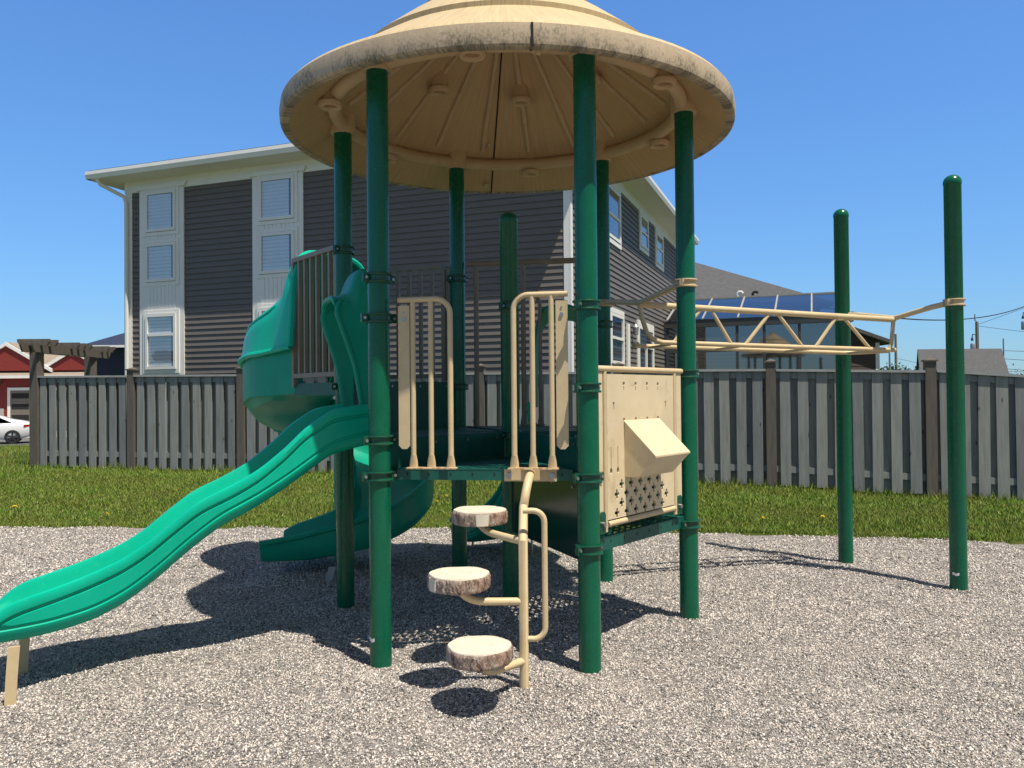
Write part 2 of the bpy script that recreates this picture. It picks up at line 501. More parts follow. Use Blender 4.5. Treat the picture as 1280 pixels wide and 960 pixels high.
def rim_material():
    m, n, l, b = new_mat('mildewed_rim_plastic')
    a, r, z, mth = polar(n, l)
    def nz(ka, kz, det=6, rough=.7):
        cb = n.new("ShaderNodeCombineXYZ")
        l.new(mth('MULTIPLY', a, ka), cb.inputs[0]); l.new(mth('MULTIPLY', z, kz), cb.inputs[1])
        t = n.new("ShaderNodeTexNoise"); t.inputs['Scale'].default_value = 1; t.inputs['Detail'].default_value = det; t.inputs['Roughness'].default_value = rough
        l.new(cb.outputs[0], t.inputs['Vector']); return t.outputs['Fac']
    big, fine, vfine = nz(5.5, 1.5), nz(34, 7), nz(120, 45, 4)
    base = ramp(n, [(.3, (.42, .32, .215)), (.7, (.54, .43, .30))]); l.new(fine, base.inputs[0])
    # mildew gathers towards the drip edge, in vertical streaks
    low = n.new("ShaderNodeMapRange"); low.inputs[1].default_value = .13; low.inputs[2].default_value = 0.0
    low.inputs[3].default_value = -.10; low.inputs[4].default_value = .10
    l.new(z, low.inputs[0])
    s = mth('ADD', mth('ADD', mth('MULTIPLY', big, .8), mth('MULTIPLY', fine, .55)), mth('ADD', mth('MULTIPLY', vfine, .55), low.outputs[0]))
    st = ramp(n, [(.97, (0, 0, 0)), (1.0, (1, 1, 1))]); 
    q = mth('SUBTRACT', s, .0)
    mr = n.new("ShaderNodeMapRange"); mr.inputs[1].default_value = .90; mr.inputs[2].default_value = 1.12
    l.new(q, mr.inputs[0])
    c = mixc(n, l, mth('MULTIPLY', mr.outputs[0], .85), base.outputs[0], (.06, .058, .035))
    l.new(c, b.inputs['Base Color']); b.inputs['Roughness'].default_value = .8
    bump(n, l, b, vfine, .3, .006)
    return m
M['rim_band'] = rim_material()

# ------------------------------------------------------------------ the setting: lawn, gravel, road
EX = [-60, -14, -6.17, -3.04, -.38, 2.27, 5.15, 9, 60]
EY = [9.9, 9.9, 9.78, 9.61, 9.35, 8.94, 8.22, 7.1, 7.0]
def edge_y(x): return np.interp(x, EX, EY)
def fence_y(x): return 15.0 - .27603 * (x + 7.89)
def bank(x): return np.interp(x, [-30, -9, 0, 3, 5, 7, 12, 40], [.24, .225, .185, .155, .07, -.01, -.07, -.1])
def sstep(t):
    t = np.clip(t, 0, 1); return t * t * (3 - 2 * t)
def ground_z(x, y):
    x = np.asarray(x, float); y = np.asarray(y, float)
    e, f = edge_y(x), fence_y(np.clip(x, -12, 12))
    up = bank(x) * sstep((y - e + .2) / np.maximum(f - e, .5)) ** .8
    z = np.where(y < e - .15, -.06, up + .012)
    far = sstep((y - f - 3) / 18)
    z = z * (1 - far) + far * (-.62)
    z = z + .02 * np.sin(x * 1.7 + y * .6) * np.sin(y * 1.3 - x * .4) * sstep((y - e - .3) / 1.0) * (1 - far)
    return z
def gravel_z(x, y):
    x = np.asarray(x, float); y = np.asarray(y, float)
    z = .014 * np.sin(x * 2.1 + .7 * y) * np.sin(y * 1.9 - .5 * x) + .010 * np.sin(x * 5.3 + 1 + .8 * np.sin(y * 2.2)) * np.sin(y * 4.7 + x)
    z += .007 * np.sin(x * 9.1 + 2.3 * np.sin(y * 3.1)) * np.sin(y * 8.3 + 1.7 * np.sin(x * 2.7))
    # hollows kicked out below the slide ends and the steps
    for hx_, hy_, dp_, w_ in ((-2.95, 4.35, .06, .16), (-2.45, 7.0, .05, .2), (-.3, 3.75, .035, .12), (.2, 8.1, .05, .2)):
        d2 = (x - hx_) ** 2 + (y - hy_) ** 2
        z += -dp_ * np.exp(-d2 / w_) + .35 * dp_ * np.exp(-(np.sqrt(d2) - .7) ** 2 / .05)
    for px_, py_, dp_ in ((-.78, 4.77, .05), (3.45, 6.32, .03), (.42, 4.58, .012)):
        z -= dp_ * np.exp(-((x - px_) ** 2 + (y - py_) ** 2) / .12)
    z += .10 * np.exp(-((x + .05) ** 2 + (y - 5.8) ** 2) / .25)
    z += .05 * np.exp(-((x + 1.3) ** 2 + (y - 6.7) ** 2) / .5)
    return z

def grid_mesh(xs, ys, zf):
    X, Y = np.meshgrid(xs, ys); Z = zf(X, Y)
    mb = MB()
    mb.v = np.stack([X.ravel(), Y.ravel(), Z.ravel()], 1).tolist()
    nx = len(xs)
    mb.f = [(j * nx + i, j * nx + i + 1, (j + 1) * nx + i + 1, (j + 1) * nx + i) for j in range(len(ys) - 1) for i in range(nx - 1)]
    return mb

xs = np.unique(np.concatenate([np.linspace(-900, -40, 12), np.linspace(-40, -14, 20), np.linspace(-14, 12, 105), np.linspace(12, 50, 24), np.linspace(50, 900, 12)]))
ys = np.unique(np.concatenate([np.linspace(-300, -6, 8), np.linspace(-6, 7, 14), np.linspace(7, 18, 89), np.linspace(18, 60, 43), np.linspace(60, 1500, 14)]))
struct(grid_mesh(xs, ys, ground_z).build('lawn', M['lawn'], origin=(0, 0, 0), sharp=None))

# gravel sheet: columns follow the edge of the lawn
gx = np.linspace(-16, 14, 320); tv = np.linspace(0, 1, 150)
gv = []
for t in tv:
    for x in gx:
        wob = .045 * math.sin(x * 3.1) + .03 * math.sin(x * 7.7 + 1) + .02 * math.sin(x * 17)
        y = -5 + (edge_y(x) + wob + .06 + 5) * (t ** .8)
        z = float(gravel_z(x, y))
        if t > .96: z = z * .5 + .002
        gv.append((x, y, z))
gb = MB(); gb.v = gv; nx = len(gx)
gb.f = [(j * nx + i, j * nx + i + 1, (j + 1) * nx + i + 1, (j + 1) * nx + i) for j in range(len(tv) - 1) for i in range(nx - 1)]
struct(gb.build('gravel', M['gravel'], origin=(0, 0, 0), sharp=None))

def fast_mesh(name, verts, faces_flat, nper, material):
    me = bpy.data.meshes.new(name)
    nv, nf = len(verts), len(faces_flat) // nper
    me.vertices.add(nv); me.vertices.foreach_set('co', verts.astype(np.float32).ravel())
    me.loops.add(len(faces_flat)); me.loops.foreach_set('vertex_index', faces_flat.astype(np.int32))
    me.polygons.add(nf)
    me.polygons.foreach_set('loop_start', np.arange(0, len(faces_flat), nper, dtype=np.int32))
    me.polygons.foreach_set('loop_total', np.full(nf, nper, dtype=np.int32))
    me.update(calc_edges=True); me.validate()
    me.materials.append(material)
    o = bpy.data.objects.new(name, me); col.objects.link(o)
    return o

# loose chips lying on the gravel sheet
def chips():
    P = []; S = []
    for y0, y1, dens, s0, s1 in ((2.3, 3.4, 6200, .003, .0075), (3.4, 5, 4600, .0035, .0085), (5, 7, 2300, .005, .010), (7, 9.7, 1100, .007, .012)):
        n = int(dens * (y1 - y0) * (y1 * .72 + .6) * 2)
        y = nrg.uniform(y0, y1, n); x = nrg.uniform(-1, 1, n) * (y * .68 + .5)
        k = y < edge_y(x) + .05 * np.sin(x * 3.1)
        P.append(np.stack([x[k], y[k]], 1)); S.append(nrg.uniform(s0, s1, k.sum()))
    P = np.concatenate(P); S = np.concatenate(S); n = len(P)
    base = np.array([(1, 0, 0), (-1, 0, 0), (0, 1, 0), (0, -1, 0), (0, 0, 1), (0, 0, -1)], float)
    tri = np.array([(0, 2, 4), (2, 1, 4), (1, 3, 4), (3, 0, 4), (2, 0, 5), (1, 2, 5), (3, 1, 5), (0, 3, 5)])
    ax = np.stack([S * nrg.uniform(.9, 1.7, n), S * nrg.uniform(.5, .9, n), S * nrg.uniform(.35, .8, n)], 1)
    v = base[None] * ax[:, None, :] * nrg.uniform(.7, 1.25, (n, 6, 1))
    q = nrg.normal(size=(n, 4)); q[:, 1:3] *= .45; q /= np.linalg.norm(q, axis=1)[:, None]
    w, i, j, k = q.T
    Rm = np.stack([1 - 2 * (j * j + k * k), 2 * (i * j - k * w), 2 * (i * k + j * w), 2 * (i * j + k * w), 1 - 2 * (i * i + k * k), 2 * (j * k - i * w), 2 * (i * k - j * w), 2 * (j * k + i * w), 1 - 2 * (i * i + j * j)], 1).reshape(n, 3, 3)
    v = np.einsum('nij,nkj->nki', Rm, v)
    z = gravel_z(P[:, 0], P[:, 1]) + S * .25
    v += np.concatenate([P, z[:, None]], 1)[:, None, :]
    f = (tri[None] + (np.arange(n) * 6)[:, None, None]).reshape(-1)
    o = fast_mesh('gravel_chips', v.reshape(-1, 3), f, 3, M['chips'])
    tag(o, 'loose pale grey and tan chips covering the playground surface', 'gravel', kind='stuff')
chips()

def grass():
    P = []; H = []
    n = 330000
    x = nrg.uniform(-11.5, 9.5, n)
    e = edge_y(x); f = fence_y(x)
    y = e - .10 + nrg.uniform(0, 1, n) ** 1.08 * (f - e + 1.0)
    k = (np.abs(x) < y * .70 + .8)
    P.append(np.stack([x[k], y[k]], 1)); H.append(nrg.uniform(.02, .056, k.sum()))
    # ragged growth along the fence foot and at the gravel edge
    n = 16000; x = nrg.uniform(-9.2, 9, n); y = fence_y(x) - np.abs(nrg.normal(0, .12, n)) + .05
    P.append(np.stack([x, y], 1)); H.append(nrg.uniform(.03, .10, n) * nrg.choice([1, 1, 1, 1.8], n))
    n = 26000; x = nrg.uniform(-8, 8, n); y = edge_y(x) - .06 + np.abs(nrg.normal(0, .10, n))
    P.append(np.stack([x, y], 1)); H.append(nrg.uniform(.02, .05, n))
    n = 60000; x = nrg.uniform(-24, -8.3, n); y = nrg.uniform(12.5, 27, n)
    k = (np.abs(x) < y * .70 + .8)
    P.append(np.stack([x[k], y[k]], 1)); H.append(nrg.uniform(.06, .12, k.sum()))
    P = np.concatenate(P); H = np.concatenate(H); n = len(P)
    clump = .75 + .5 * (np.sin(P[:, 0] * 2.3 + 3 * np.sin(P[:, 1] * 1.1)) * np.sin(P[:, 1] * 3.1 + P[:, 0]) * .5 + .5)
    H = H * clump
    z = ground_z(P[:, 0], P[:, 1])
    a = nrg.uniform(0, 2 * PI, n); wd = nrg.uniform(.004, .009, n)
    b = np.concatenate([P, z[:, None] - .01], 1)
    side = np.stack([np.cos(a), np.sin(a), np.zeros(n)], 1) * wd[:, None]
    la = nrg.uniform(0, 2 * PI, n); lm = H * nrg.uniform(.1, .9, n)
    tip = b + np.stack([np.cos(la) * lm, np.sin(la) * lm, H], 1)
    v = np.stack([b - side, b + side, tip], 1).reshape(-1, 3)
    o = fast_mesh('grass', v, np.arange(3 * n), 3, M['blades'])
    tag(o, 'rough green grass with dry yellow patches on the bank below the fence', 'grass', kind='stuff')
grass()

# road and driveway beyond the lawn, far left
def sheet(poly, name, m, dz):
    mb = MB(); mb.add([(x, y, float(ground_z(x, y)) + dz) for x, y in poly], [tuple(range(len(poly)))])
    return struct(mb.build(name, m, origin=(0, 0, 0), sharp=None))
rd = MB()
for i in range(41):
    x = -90 + i * 2.6
    for y in (31.5, 34, 37, 41): rd.v.append((x, y, float(ground_z(x, y)) + .02))
rd.f = [(i * 4 + j, (i + 1) * 4 + j, (i + 1) * 4 + j + 1, i * 4 + j + 1) for i in range(40) for j in range(3)]
struct(rd.build('road', M['asphalt'], origin=(0, 0, 0), sharp=None))
kb = MB(); kb.box((-38, 41.12, -.55), (104, .22, .24)); struct(kb.build('kerb', M['concrete'], origin=(0, 0, 0)))
sheet([(-60, 41.3), (-12, 41.3), (-12, 49.2), (-60, 49.2)], 'driveway', M['concrete'], .03)

# ------------------------------------------------------------------ fence
FA = Vector((-7.89, 15.0, 0)); FD = Vector((12.68, -3.5, 0)).normalized(); FN = Vector((FD.y, -FD.x, 0))
if FN.y > 0: FN = -FN
def fpt(u, d=0, z=0):
    p = FA + FD * u + FN * d; return Vector((p.x, p.y, z))
UP = [-1.1, 1.05, 3.32, 5.52, 7.67, 9.87, 12.08, 14.18, 16.4]
TOPZ = [1.955, 1.94, 1.925, 1.90, 1.88, 1.885, 1.86, 1.815]
fence = thing('board_fence', 'long grey board-on-board timber fence with brown posts behind the lawn', 'fence', fpt(7.6))
pp = MB
for i, u in enumerate(UP):
    if i == 0: continue
    g = float(ground_z(*fpt(u)[:2]))
    top = (TOPZ[i - 1] + .075) if i < 8 else 1.72
    mb = MB(); mb.obox(fpt(u - .07, -.07, g - .3), FD * .14, FN * .14, V(0, 0, top - g + .3))
    po = mb.build('post', M['fence_post'], fence)
    mb = MB(); mb.obox(fpt(u - .09, -.09, top), FD * .18, FN * .18, V(0, 0, .022))
    a = [fpt(u - .075, -.075, top + .022), fpt(u + .075, -.075, top + .022), fpt(u + .075, .075, top + .022), fpt(u - .075, .075, top + .022)]
    mb.add(a + [fpt(u, 0, top + .055)], [(0, 1, 4), (1, 2, 4), (2, 3, 4), (3, 0, 4)])
    mb.build('post_cap', M['fence_post'], po)
for i in range(8):
    u0, u1 = UP[i] + .072, UP[i + 1] - .072
    zt0 = TOPZ[i]; zt1 = TOPZ[i] - (.02 if i < 6 else .05)
    if i == 7: zt1 = TOPZ[i] - .17
    top = lambda u: zt0 + (zt1 - zt0) * (u - u0) / (u1 - u0)
    gb_ = lambda u: float(ground_z(*fpt(u)[:2])) + .03
    n = int(round((u1 - u0) / .235)); pitch = (u1 - u0) / n
    mb = MB(); bk = MB()
    for k in range(n):
        c = u0 + pitch * (k + .5); w = .143 + rng.uniform(-.006, .004)
        z0 = gb_(c) + rng.uniform(-.01, .02); z1 = top(c) - .03
        lean = rng.uniform(-.010, .010)
        o = fpt(c - w / 2, .022 + rng.uniform(-.002, .002), z0)
        mb.obox(o, FD * w, FN * .019, V(lean, 0, z1 - z0))
    for k in range(n + 1):
        c = u0 + pitch * k; w = .165
        lo, hi = max(c - w / 2, u0), min(c + w / 2, u1)
        z0 = gb_(c) + rng.uniform(-.01, .03)
        bk.obox(fpt(lo, -.041, z0), FD * (hi - lo), FN * .019, V(0, 0, top(c) - .03 - z0))
    mb.build('front_boards', M['fence'], fence, sharp=None)
    bk.build('back_boards', M['fence'], fence, sharp=None)
    for zz in (.21, None):
        a, b = (fpt(u0, -.02, gb_(u0) + .2), fpt(u1, -.02, gb_(u1) + .2)) if zz else (fpt(u0, -.02, top(u0) - .13), fpt(u1, -.02, top(u1) - .13))
        mb = MB(); mb.obox(a, b - a, FN * .04, V(0, 0, .09))
        mb.build('rail', M['fence'], fence, sharp=None)
    mb = MB(); a, b = fpt(u0, -.075, top(u0) - .03), fpt(u1, -.075, top(u1) - .03)
    mb.obox(a, b - a, FN * .15, V(0, 0, .034))
    mb.build('top_cap', M['fence_cap'], fence, sharp=None)

# garden arbour at the fence's left end
ax0 = fpt(UP[0]); ar = thing('garden_arbour', 'brown timber arbour with notched crossbeams at left end of fence', 'arbour', ax0)
q0, q1 = V(ax0.x, ax0.y, 0), V(-8.98, 17.3, 0)
dv = (q1 - q0).normalized(); sv = V(dv.y, -dv.x, 0)
for q in (q0, q1):
    g = float(ground_z(q.x, q.y)); mb = MB()
    mb.box((q.x, q.y, (g - .3 + 2.46) / 2), (.17, .17, 2.46 - g + .3), math.atan2(FD.y, FD.x)); mb.build('post', M['fence_post'], ar)
for s_ in (-1, 1):
    mb = MB(); a = q0 - dv * .35 + sv * s_ * .105 + V(0, 0, 2.40)
    mb.prism([(0, .11), (.07, 0), (2.99 - .07, 0), (2.99, .11), (2.99, .17), (0, .17)], a - sv * .019, dv, V(0, 0, 1), sv * .038)
    mb.build('beam', M['fence_post'], ar)
for t in (-.12, .16, .95, 1.2, 1.45, 2.2, 2.45):
    mb = MB(); a = q0 + dv * t - sv * .3 + V(0, 0, 2.53)
    mb.prism([(0, .07), (.05, 0), (.55, 0), (.6, .07), (.6, .12), (0, .12)], a, sv, V(0, 0, 1), dv * .045)
    mb.build('rafter', M['fence_post'], ar)

# ------------------------------------------------------------------ main grey house
HA = 20.5
hs_, hc_ = math.sin(R(HA)), math.cos(R(HA))
HC = V(.0729 * 15, 15.0, 0)                     # near right corner
FX = V(-hc_, hs_, 0); FNn = V(-hs_, -hc_, 0)      # along the front (to the left), front normal
SX = V(hs_, hc_, 0); SN = V(hc_, -hs_, 0)        # along the right side, its normal
HL, HD = 10.62, 12.6
SOF = 6.50
house = thing('grey_house', 'two storey charcoal house with white trimmed windows behind the fence', 'house', HC)

def siding(o, ax, nrm, length, z0, z1, lap=.124, proud=.024):
    mb = MB(); k = int(math.ceil((z1 - z0) / lap)); vs = []; fs = []
    for i in range(k):
        za, zb = z0 + i * lap, min(z0 + (i + 1) * lap, z1)
        b = len(vs)
        for z, p in ((za, 0), (za, proud), (zb, .001)):
            for t in (0, length):
                q = o + ax * t + nrm * p; vs.append((q.x, q.y, z))
        fs += [(b, b + 1, b + 3, b + 2), (b + 2, b + 3, b + 5, b + 4)]
    return mb.add(vs, fs)

core = MB(); core.obox(HC + SN * -.02 + FX * .02 + FNn * -.02 + V(0, 0, -.8), FX * (HL - .04), SX * (HD - .04), V(0, 0, 7.28))
core.build('wall_core', M['interior'], house, sharp=None)
siding(HC, FX, FNn, HL, -.8, SOF).build('front_wall', M['siding'], house, sharp=None)
siding(HC, SX, SN, HD, -.8, SOF).build('side_wall', M['siding'], house, sharp=None)
siding(HC + FX * HL, SX, -SN, HD, -.8, SOF).build('side_wall', M['siding'], house, sharp=None)
siding(HC + SX * HD, FX, -FNn, HL, -.8, SOF).build('back_wall', M['siding'], house, sharp=None)

def wbox(name, o, ax, nrm, u0, u1, z0, z1, d0, d1, m, parent):
    mb = MB(); p = o + ax * u0 + nrm * d0
    mb.obox(V(p.x, p.y, z0), ax * (u1 - u0), nrm * (d1 - d0), V(0, 0, z1 - z0))
    return mb.build(name, m, parent, sharp=None)
def ring(name, o, ax, nrm, u0, u1, z0, z1, w, d0, d1, m, parent, bars=()):
    mb = MB()
    def bx(a, b, c, d):
        p = o + ax * a + nrm * d0; mb.obox(V(p.x, p.y, c), ax * (b - a), nrm * (d1 - d0), V(0, 0, d - c))
    bx(u0, u0 + w, z0, z1); bx(u1 - w, u1, z0, z1); bx(u0 + w, u1 - w, z0, z0 + w); bx(u0 + w, u1 - w, z1 - w, z1)
    for z in bars: bx(u0 + w, u1 - w, z - .03, z + .03)
    return mb.build(name, m, parent, sharp=None)

def window(parent, o, ax, nrm, u0, u1, z0, z1, base=0.0, trim=.0, bars=(), blind=True, dark=False, gl='glass'):
    """a window standing on a wall: frame, panes, blind; base = how proud the surface already is"""
    w = ring('window', o, ax, nrm, u0, u1, z0, z1, .065, base, base + .05, M['trim'], parent, bars)
    if blind:
        mb = MB(); n = int((z1 - z0 - .13) / .075)
        for i in range(n):
            z = z0 + .07 + (i + .5) * (z1 - z0 - .14) / n
            p = o + ax * (u0 + .14) + nrm * (base + .0045)
            h = (z1 - z0 - .14) / n * .92
            q = o + ax * (u0 + .14) + nrm * (base + .015)
            L = u1 - u0 - .21
            mb.add([V(p.x, p.y, z - h / 2), V(p.x, p.y, z - h / 2) + ax * L, V(q.x, q.y, z + h / 2) + ax * L, V(q.x, q.y, z + h / 2)], [(0, 1, 2, 3)])
        mb.build('blind', M['blind'], w, sharp=None)
    bk = wbox('recess', o, ax, nrm, u0 + .05, u1 - .05, z0 + .05, z1 - .05, base - .002, base + .003, M['interior'], w)
    wbox('pane', o, ax, nrm, u0 + .06, u1 - .06, z0 + .06, z1 - .06, base + .022, base + .026, M[gl], w)
    return w

# corner boards and frieze
for o, ax, nn, u0, u1 in ((HC, FX, FNn, -.03, .11), (HC, FX, FNn, HL - .16, HL + .03), (HC, SX, SN, -.03, .11), (HC, SX, SN, HD - .12, HD + .03)):
    wbox('corner_board', o, ax, nn, u0, u1, -.8, SOF - .26, .002, .028, M['trim'], house)
wbox('frieze', HC, FX, FNn, -.05, HL + .05, SOF - .26, SOF, .0, .034, M['trim'], house)
wbox('frieze', HC, SX, SN, -.05, HD + .05, SOF - .26, SOF, .0, .036, M['trim'], house)

def column(ua, ub, wins, panels):
    wbox('window_column', HC, FX, FNn, ua, ub, -.7, SOF - .14, .012, .045, M['trim'], house)
    mb = MB(); o = HC + FX * ua + FNn * .046
    wc = ub - ua
    mb.prism([(-.05, .0), (wc + .05, .0), (wc + .1, .1), (-.1, .1)], V(o.x, o.y, SOF - .24), FX, V(0, 0, 1), FNn * .05)
    mb.build('column_head', M['trim'], house, sharp=None)
    for z0, z1 in panels:
        mb = MB()
        n = 8; wpl = (ub - ua - .44) / n
        for i in range(n):
            p = HC + FX * (ua + .22 + i * wpl + .004) + FNn * .045
            mb.obox(V(p.x, p.y, z0), FX * (wpl - .008), FNn * .012, V(0, 0, z1 - z0))
        mb.build('panel', M['trim'], house, sharp=None)
    for z0, z1, bars in wins:
        ring('window_casing', HC, FX, FNn, ua + .12, ub - .12, z0 - .09, z1 + .09, .08, .045, .07, M['trim'], house)
        window(house, HC, FX, FNn, ua + .2, ub - .2, z0, z1, base=.0455, bars=bars)
column(8.95, 10.22, [(5.29, 6.20, ()), (4.15, 5.02, ()), (2.17, 3.42, (2.95,))], [(5.115, 5.195), (3.5, 4.06)])
column(5.80, 7.09, [(5.29, 6.20, ()), (4.15, 5.02, ()), (2.17, 3.42, (2.95,))], [(5.115, 5.195), (3.5, 4.06)])

# side wall windows
def side_window(u0, u1, z0, z1, bars=(), gl='glass', blind=False):
    ring('window_casing', HC, SX, SN, u0 - .1, u1 + .1, z0 - .12, z1 + .12, .1, .012, .05, M['trim'], house)
    window(house, HC, SX, SN, u0, u1, z0, z1, base=.0125, bars=bars, blind=blind, gl=gl)
side_window(2.75, 4.0, 4.98, 6.12, (5.5,))
side_window(6.35, 7.35, 5.35, 6.18, (5.75,))
side_window(8.55, 9.65, 5.25, 6.12, (5.7,))
side_window(3.0, 4.22, 2.2, 3.32, (2.78,))
# patio door
ring('door_casing', HC, SX, SN, 5.85, 8.05, 1.0, 3.4, .12, .012, .05, M['trim'], house)
dr = ring('patio_door', HC, SX, SN, 5.98, 7.92, 1.0, 3.27, .08, .0125, .06, M['trim'], house, (2.75,))
wbox('recess', HC, SX, SN, 6.03, 7.87, 1.05, 3.22, .0105, .0155, M['interior'], dr)
wbox('stile', HC, SX, SN, 6.9, 7.0, 1.08, 2.72, .02, .065, M['trim'], dr)
wbox('pane', HC, SX, SN, 6.05, 7.85, 1.07, 3.20, .034, .038, M['glass'], dr)
wbox('downspout', HC, SX, SN, 4.62, 4.88, 1.0, 3.2, .013, .06, M['trim'], house)
lm = MB(); p = HC + SX * 5.25 + SN * .12; lm.lathe([(.0, 0), (.06, .02), (.075, .2), (.03, .27), (0, .3)], (p.x, p.y, 2.95), 12)
lm.build('wall_lamp', M['steel'], house)
# roof with eaves
OV = .50
def hpt(a, b, z): # a along front from right corner to left, b along depth
    p = HC + FX * a + SX * b; return V(p.x, p.y, z)
mb = MB(); mb.obox(hpt(-OV, -OV, SOF), FX * (HL + 2 * OV), SX * (HD + 2 * OV), V(0, 0, .03))
mb.build('soffit', M['trim'], house, sharp=None)
mb = MB()
e0 = SOF + .2; of = OV + .06
c = [hpt(-of, -of, e0), hpt(HL + of, -of, e0), hpt(HL + of, HD + of, e0), hpt(-of, HD + of, e0)]
rz = e0 + (HL / 2 + of) * .32
r0, r1 = hpt(HL / 2, HL / 2, rz), hpt(HL / 2, HD - HL / 2, rz)
mb.add(c + [r0, r1] + [q - V(0, 0, .04) for q in c], [(0, 1, 4), (1, 2, 5, 4), (2, 3, 5), (3, 0, 4, 5), (6, 9, 8, 7), (0, 6, 7, 1), (1, 7, 8, 2), (2, 8, 9, 3), (3, 9, 6, 0)])
mb.build('roof', M['shingle'], house, sharp=None)
# fascia + gutter profile along four sides
def gutter(a, b, out):
    prof = [(0, -.005), (0, .165), (.02, .165), (.02, .03), (.1, .03), (.115, .10), (.115, .165), (.13, .165), (.135, .09), (.105, -.005)]
    d = (b - a); mb = MB()
    secs = [[q + out * p[0] + V(0, 0, p[1]) for p in prof] for q in (a - d.normalized() * .1, b + d.normalized() * .1)]
    mb.loft(secs); mb.build('gutter', M['gutter'], house, sharp=None)
gutter(hpt(-OV, -OV, SOF), hpt(HL + OV, -OV, SOF), FNn)
gutter(hpt(-OV, -OV, SOF), hpt(-OV, HD + OV, SOF), SN)
gutter(hpt(HL + OV, -OV, SOF), hpt(HL + OV, HD + OV, SOF), -SN)
# downspouts
def spout(pts):
    mb = MB(); mb.tube(pts, .045, 8); mb.build('downspout', M['gutter'], house)
spout([hpt(HL + .35, -OV - .05, SOF + .02), hpt(HL + .3, -OV + .02, SOF - .12), hpt(HL - .03, -.14, SOF - .35), hpt(HL - .05, -.085, SOF - .5), hpt(HL - .05, -.085, -.6)])
spout([hpt(-OV - .06, HD + .3, SOF + .02), hpt(-OV + .05, HD + .2, SOF - .15), hpt(-.12, HD + .05, SOF - .45), hpt(-.1, HD + .05, 1.0)])

# ------------------------------------------------------------------ sunroom on the side of the house
S0 = HC + SX * 9.8 + SN * .08
SL, SDp = 5.1, 2.5
sr = thing('sunroom', 'glass sunroom with blue glass roof and dark frame behind the overhead ladder', 'sunroom', S0)
def spt(a, b, z):
    p = S0 + SN * a + SX * b; return V(p.x, p.y, z)
ZB, ZR = 3.66, 4.52
mb = MB(); mb.obox(spt(0, 0, -.6), SN * SL, SX * .12, V(0, 0, 2.4)); mb.build('base_wall', M['frame'], sr, sharp=None)
mb = MB(); mb.obox(spt(0, .13, -.6), SN * SL, SX * (SDp + 1.5), V(0, 0, 1.55)); mb.build('floor', M['concrete'], sr, sharp=None)
mb = MB(); mb.obox(spt(-.05, -.03, ZB - .2), SN * (SL + .1), SX * .16, V(0, 0, .2)); mb.build('eave_beam', M['frame'], sr, sharp=None)
for a in (0, .42, 2.0, 2.75, 3.7, SL - .1):
    mb = MB(); mb.obox(spt(a, .01, 1.8), SN * .08, SX * .08, V(0, 0, ZB - 2.0)); mb.build('mullion', M['frame'], sr, sharp=None)
mb = MB(); mb.obox(spt(0, .02, 2.72), SN * SL, SX * .06, V(0, 0, .1)); mb.build('transom_rail', M['frame'], sr, sharp=None)
mb = MB(); mb.obox(spt(.08, .045, 1.8), SN * (SL - .16), SX * .008, V(0, 0, ZB - 2.0)); mb.build('front_glass', M['dark_glass'], sr, sharp=None)
mb = MB(); mb.obox(spt(SL - .04, .1, 1.8), SX * SDp, SN * .008, V(0, 0, ZB - 1.95)); mb.build('side_glass', M['dark_glass'], sr, sharp=None)
mb = MB(); a0 = spt(.05, -.05, ZB + .015); mb.obox(a0, SN * (SL - .1), SX * SDp + V(0, 0, ZR - ZB), V(0, 0, .012)); mb.build('roof_glass', M['roof_glass'], sr, sharp=None)
for a in (0.02, 1.05, 2.05, 3.05, 4.05, SL - .06):
    mb = MB(); mb.obox(spt(a, -.05, ZB + .02), SN * .045, SX * SDp + V(0, 0, ZR - ZB), V(0, 0, .035)); mb.build('rafter', M['fence_cap'], sr, sharp=None)
mb = MB(); mb.obox(spt(-.05, SDp - .03, ZR - .02), SN * (SL + .1), SX * .1, V(0, 0, .09)); mb.build('ridge_rail', M['fence_cap'], sr, sharp=None)
mb = MB(); mb.obox(spt(2.9, 2.2, .95), SN * 1.3, SX * .5, V(0, 0, 1.75)); mb.build('cupboard', M['tan_wall'], sr, sharp=None)

# ------------------------------------------------------------------ neighbour buildings
# brown house with hipped grey roof behind the sunroom
B0 = V(6.5, 33.0, 0)
bh = thing('brown_house', 'brown sided house with grey hipped roof beyond the sunroom', 'house', B0)
BX, BY = V(1, 0, 0), V(0, 1, 0)
siding(V(.4, 33.4, 0), BX, -BY, 12.3, -.8, 5.25, .15, .015).build('front_wall', M['brown_siding'], bh, sharp=None)
siding(V(12.7, 33.4, 0), BY, BX, 8.4, -.8, 5.25, .15, .015).build('side_wall', M['brown_siding'], bh, sharp=None)
mb = MB()
c = [V(0, 33, 5.2), V(13.1, 33, 5.2), V(13.1, 42.2, 5.2), V(0, 42.2, 5.2)]
mb.add(c + [V(4.6, 37.6, 7.62), V(8.45, 37.6, 7.62)] + [q - V(0, 0, .18) for q in c], [(0, 1, 5, 4), (1, 2, 5), (2, 3, 4, 5), (3, 0, 4), (6, 9, 8, 7), (0, 6, 7, 1), (1, 7, 8, 2), (2, 8, 9, 3), (3, 9, 6, 0)])
rf = mb.build('roof', M['shingle'], bh, sharp=None)
for a, m_ in ((9.35, 'gutter'), (9.98, 'rubber')):
    q = V(a, 33.5, 5.4); mb = MB(); mb.tube([q, q + V(0, 0, .22), q + V(.05, -.02, .28), q + V(.15, -.05, .28), q + V(.2, -.06, .21)], .055, 8); mb.build('vent_pipe', M[m_], rf)
siding(V(10.2, 31.2, 0), BX, -BY, 3.9, -.8, 3.4, .15, .015).build('wing_wall', M['brown_siding'], bh, sharp=None)
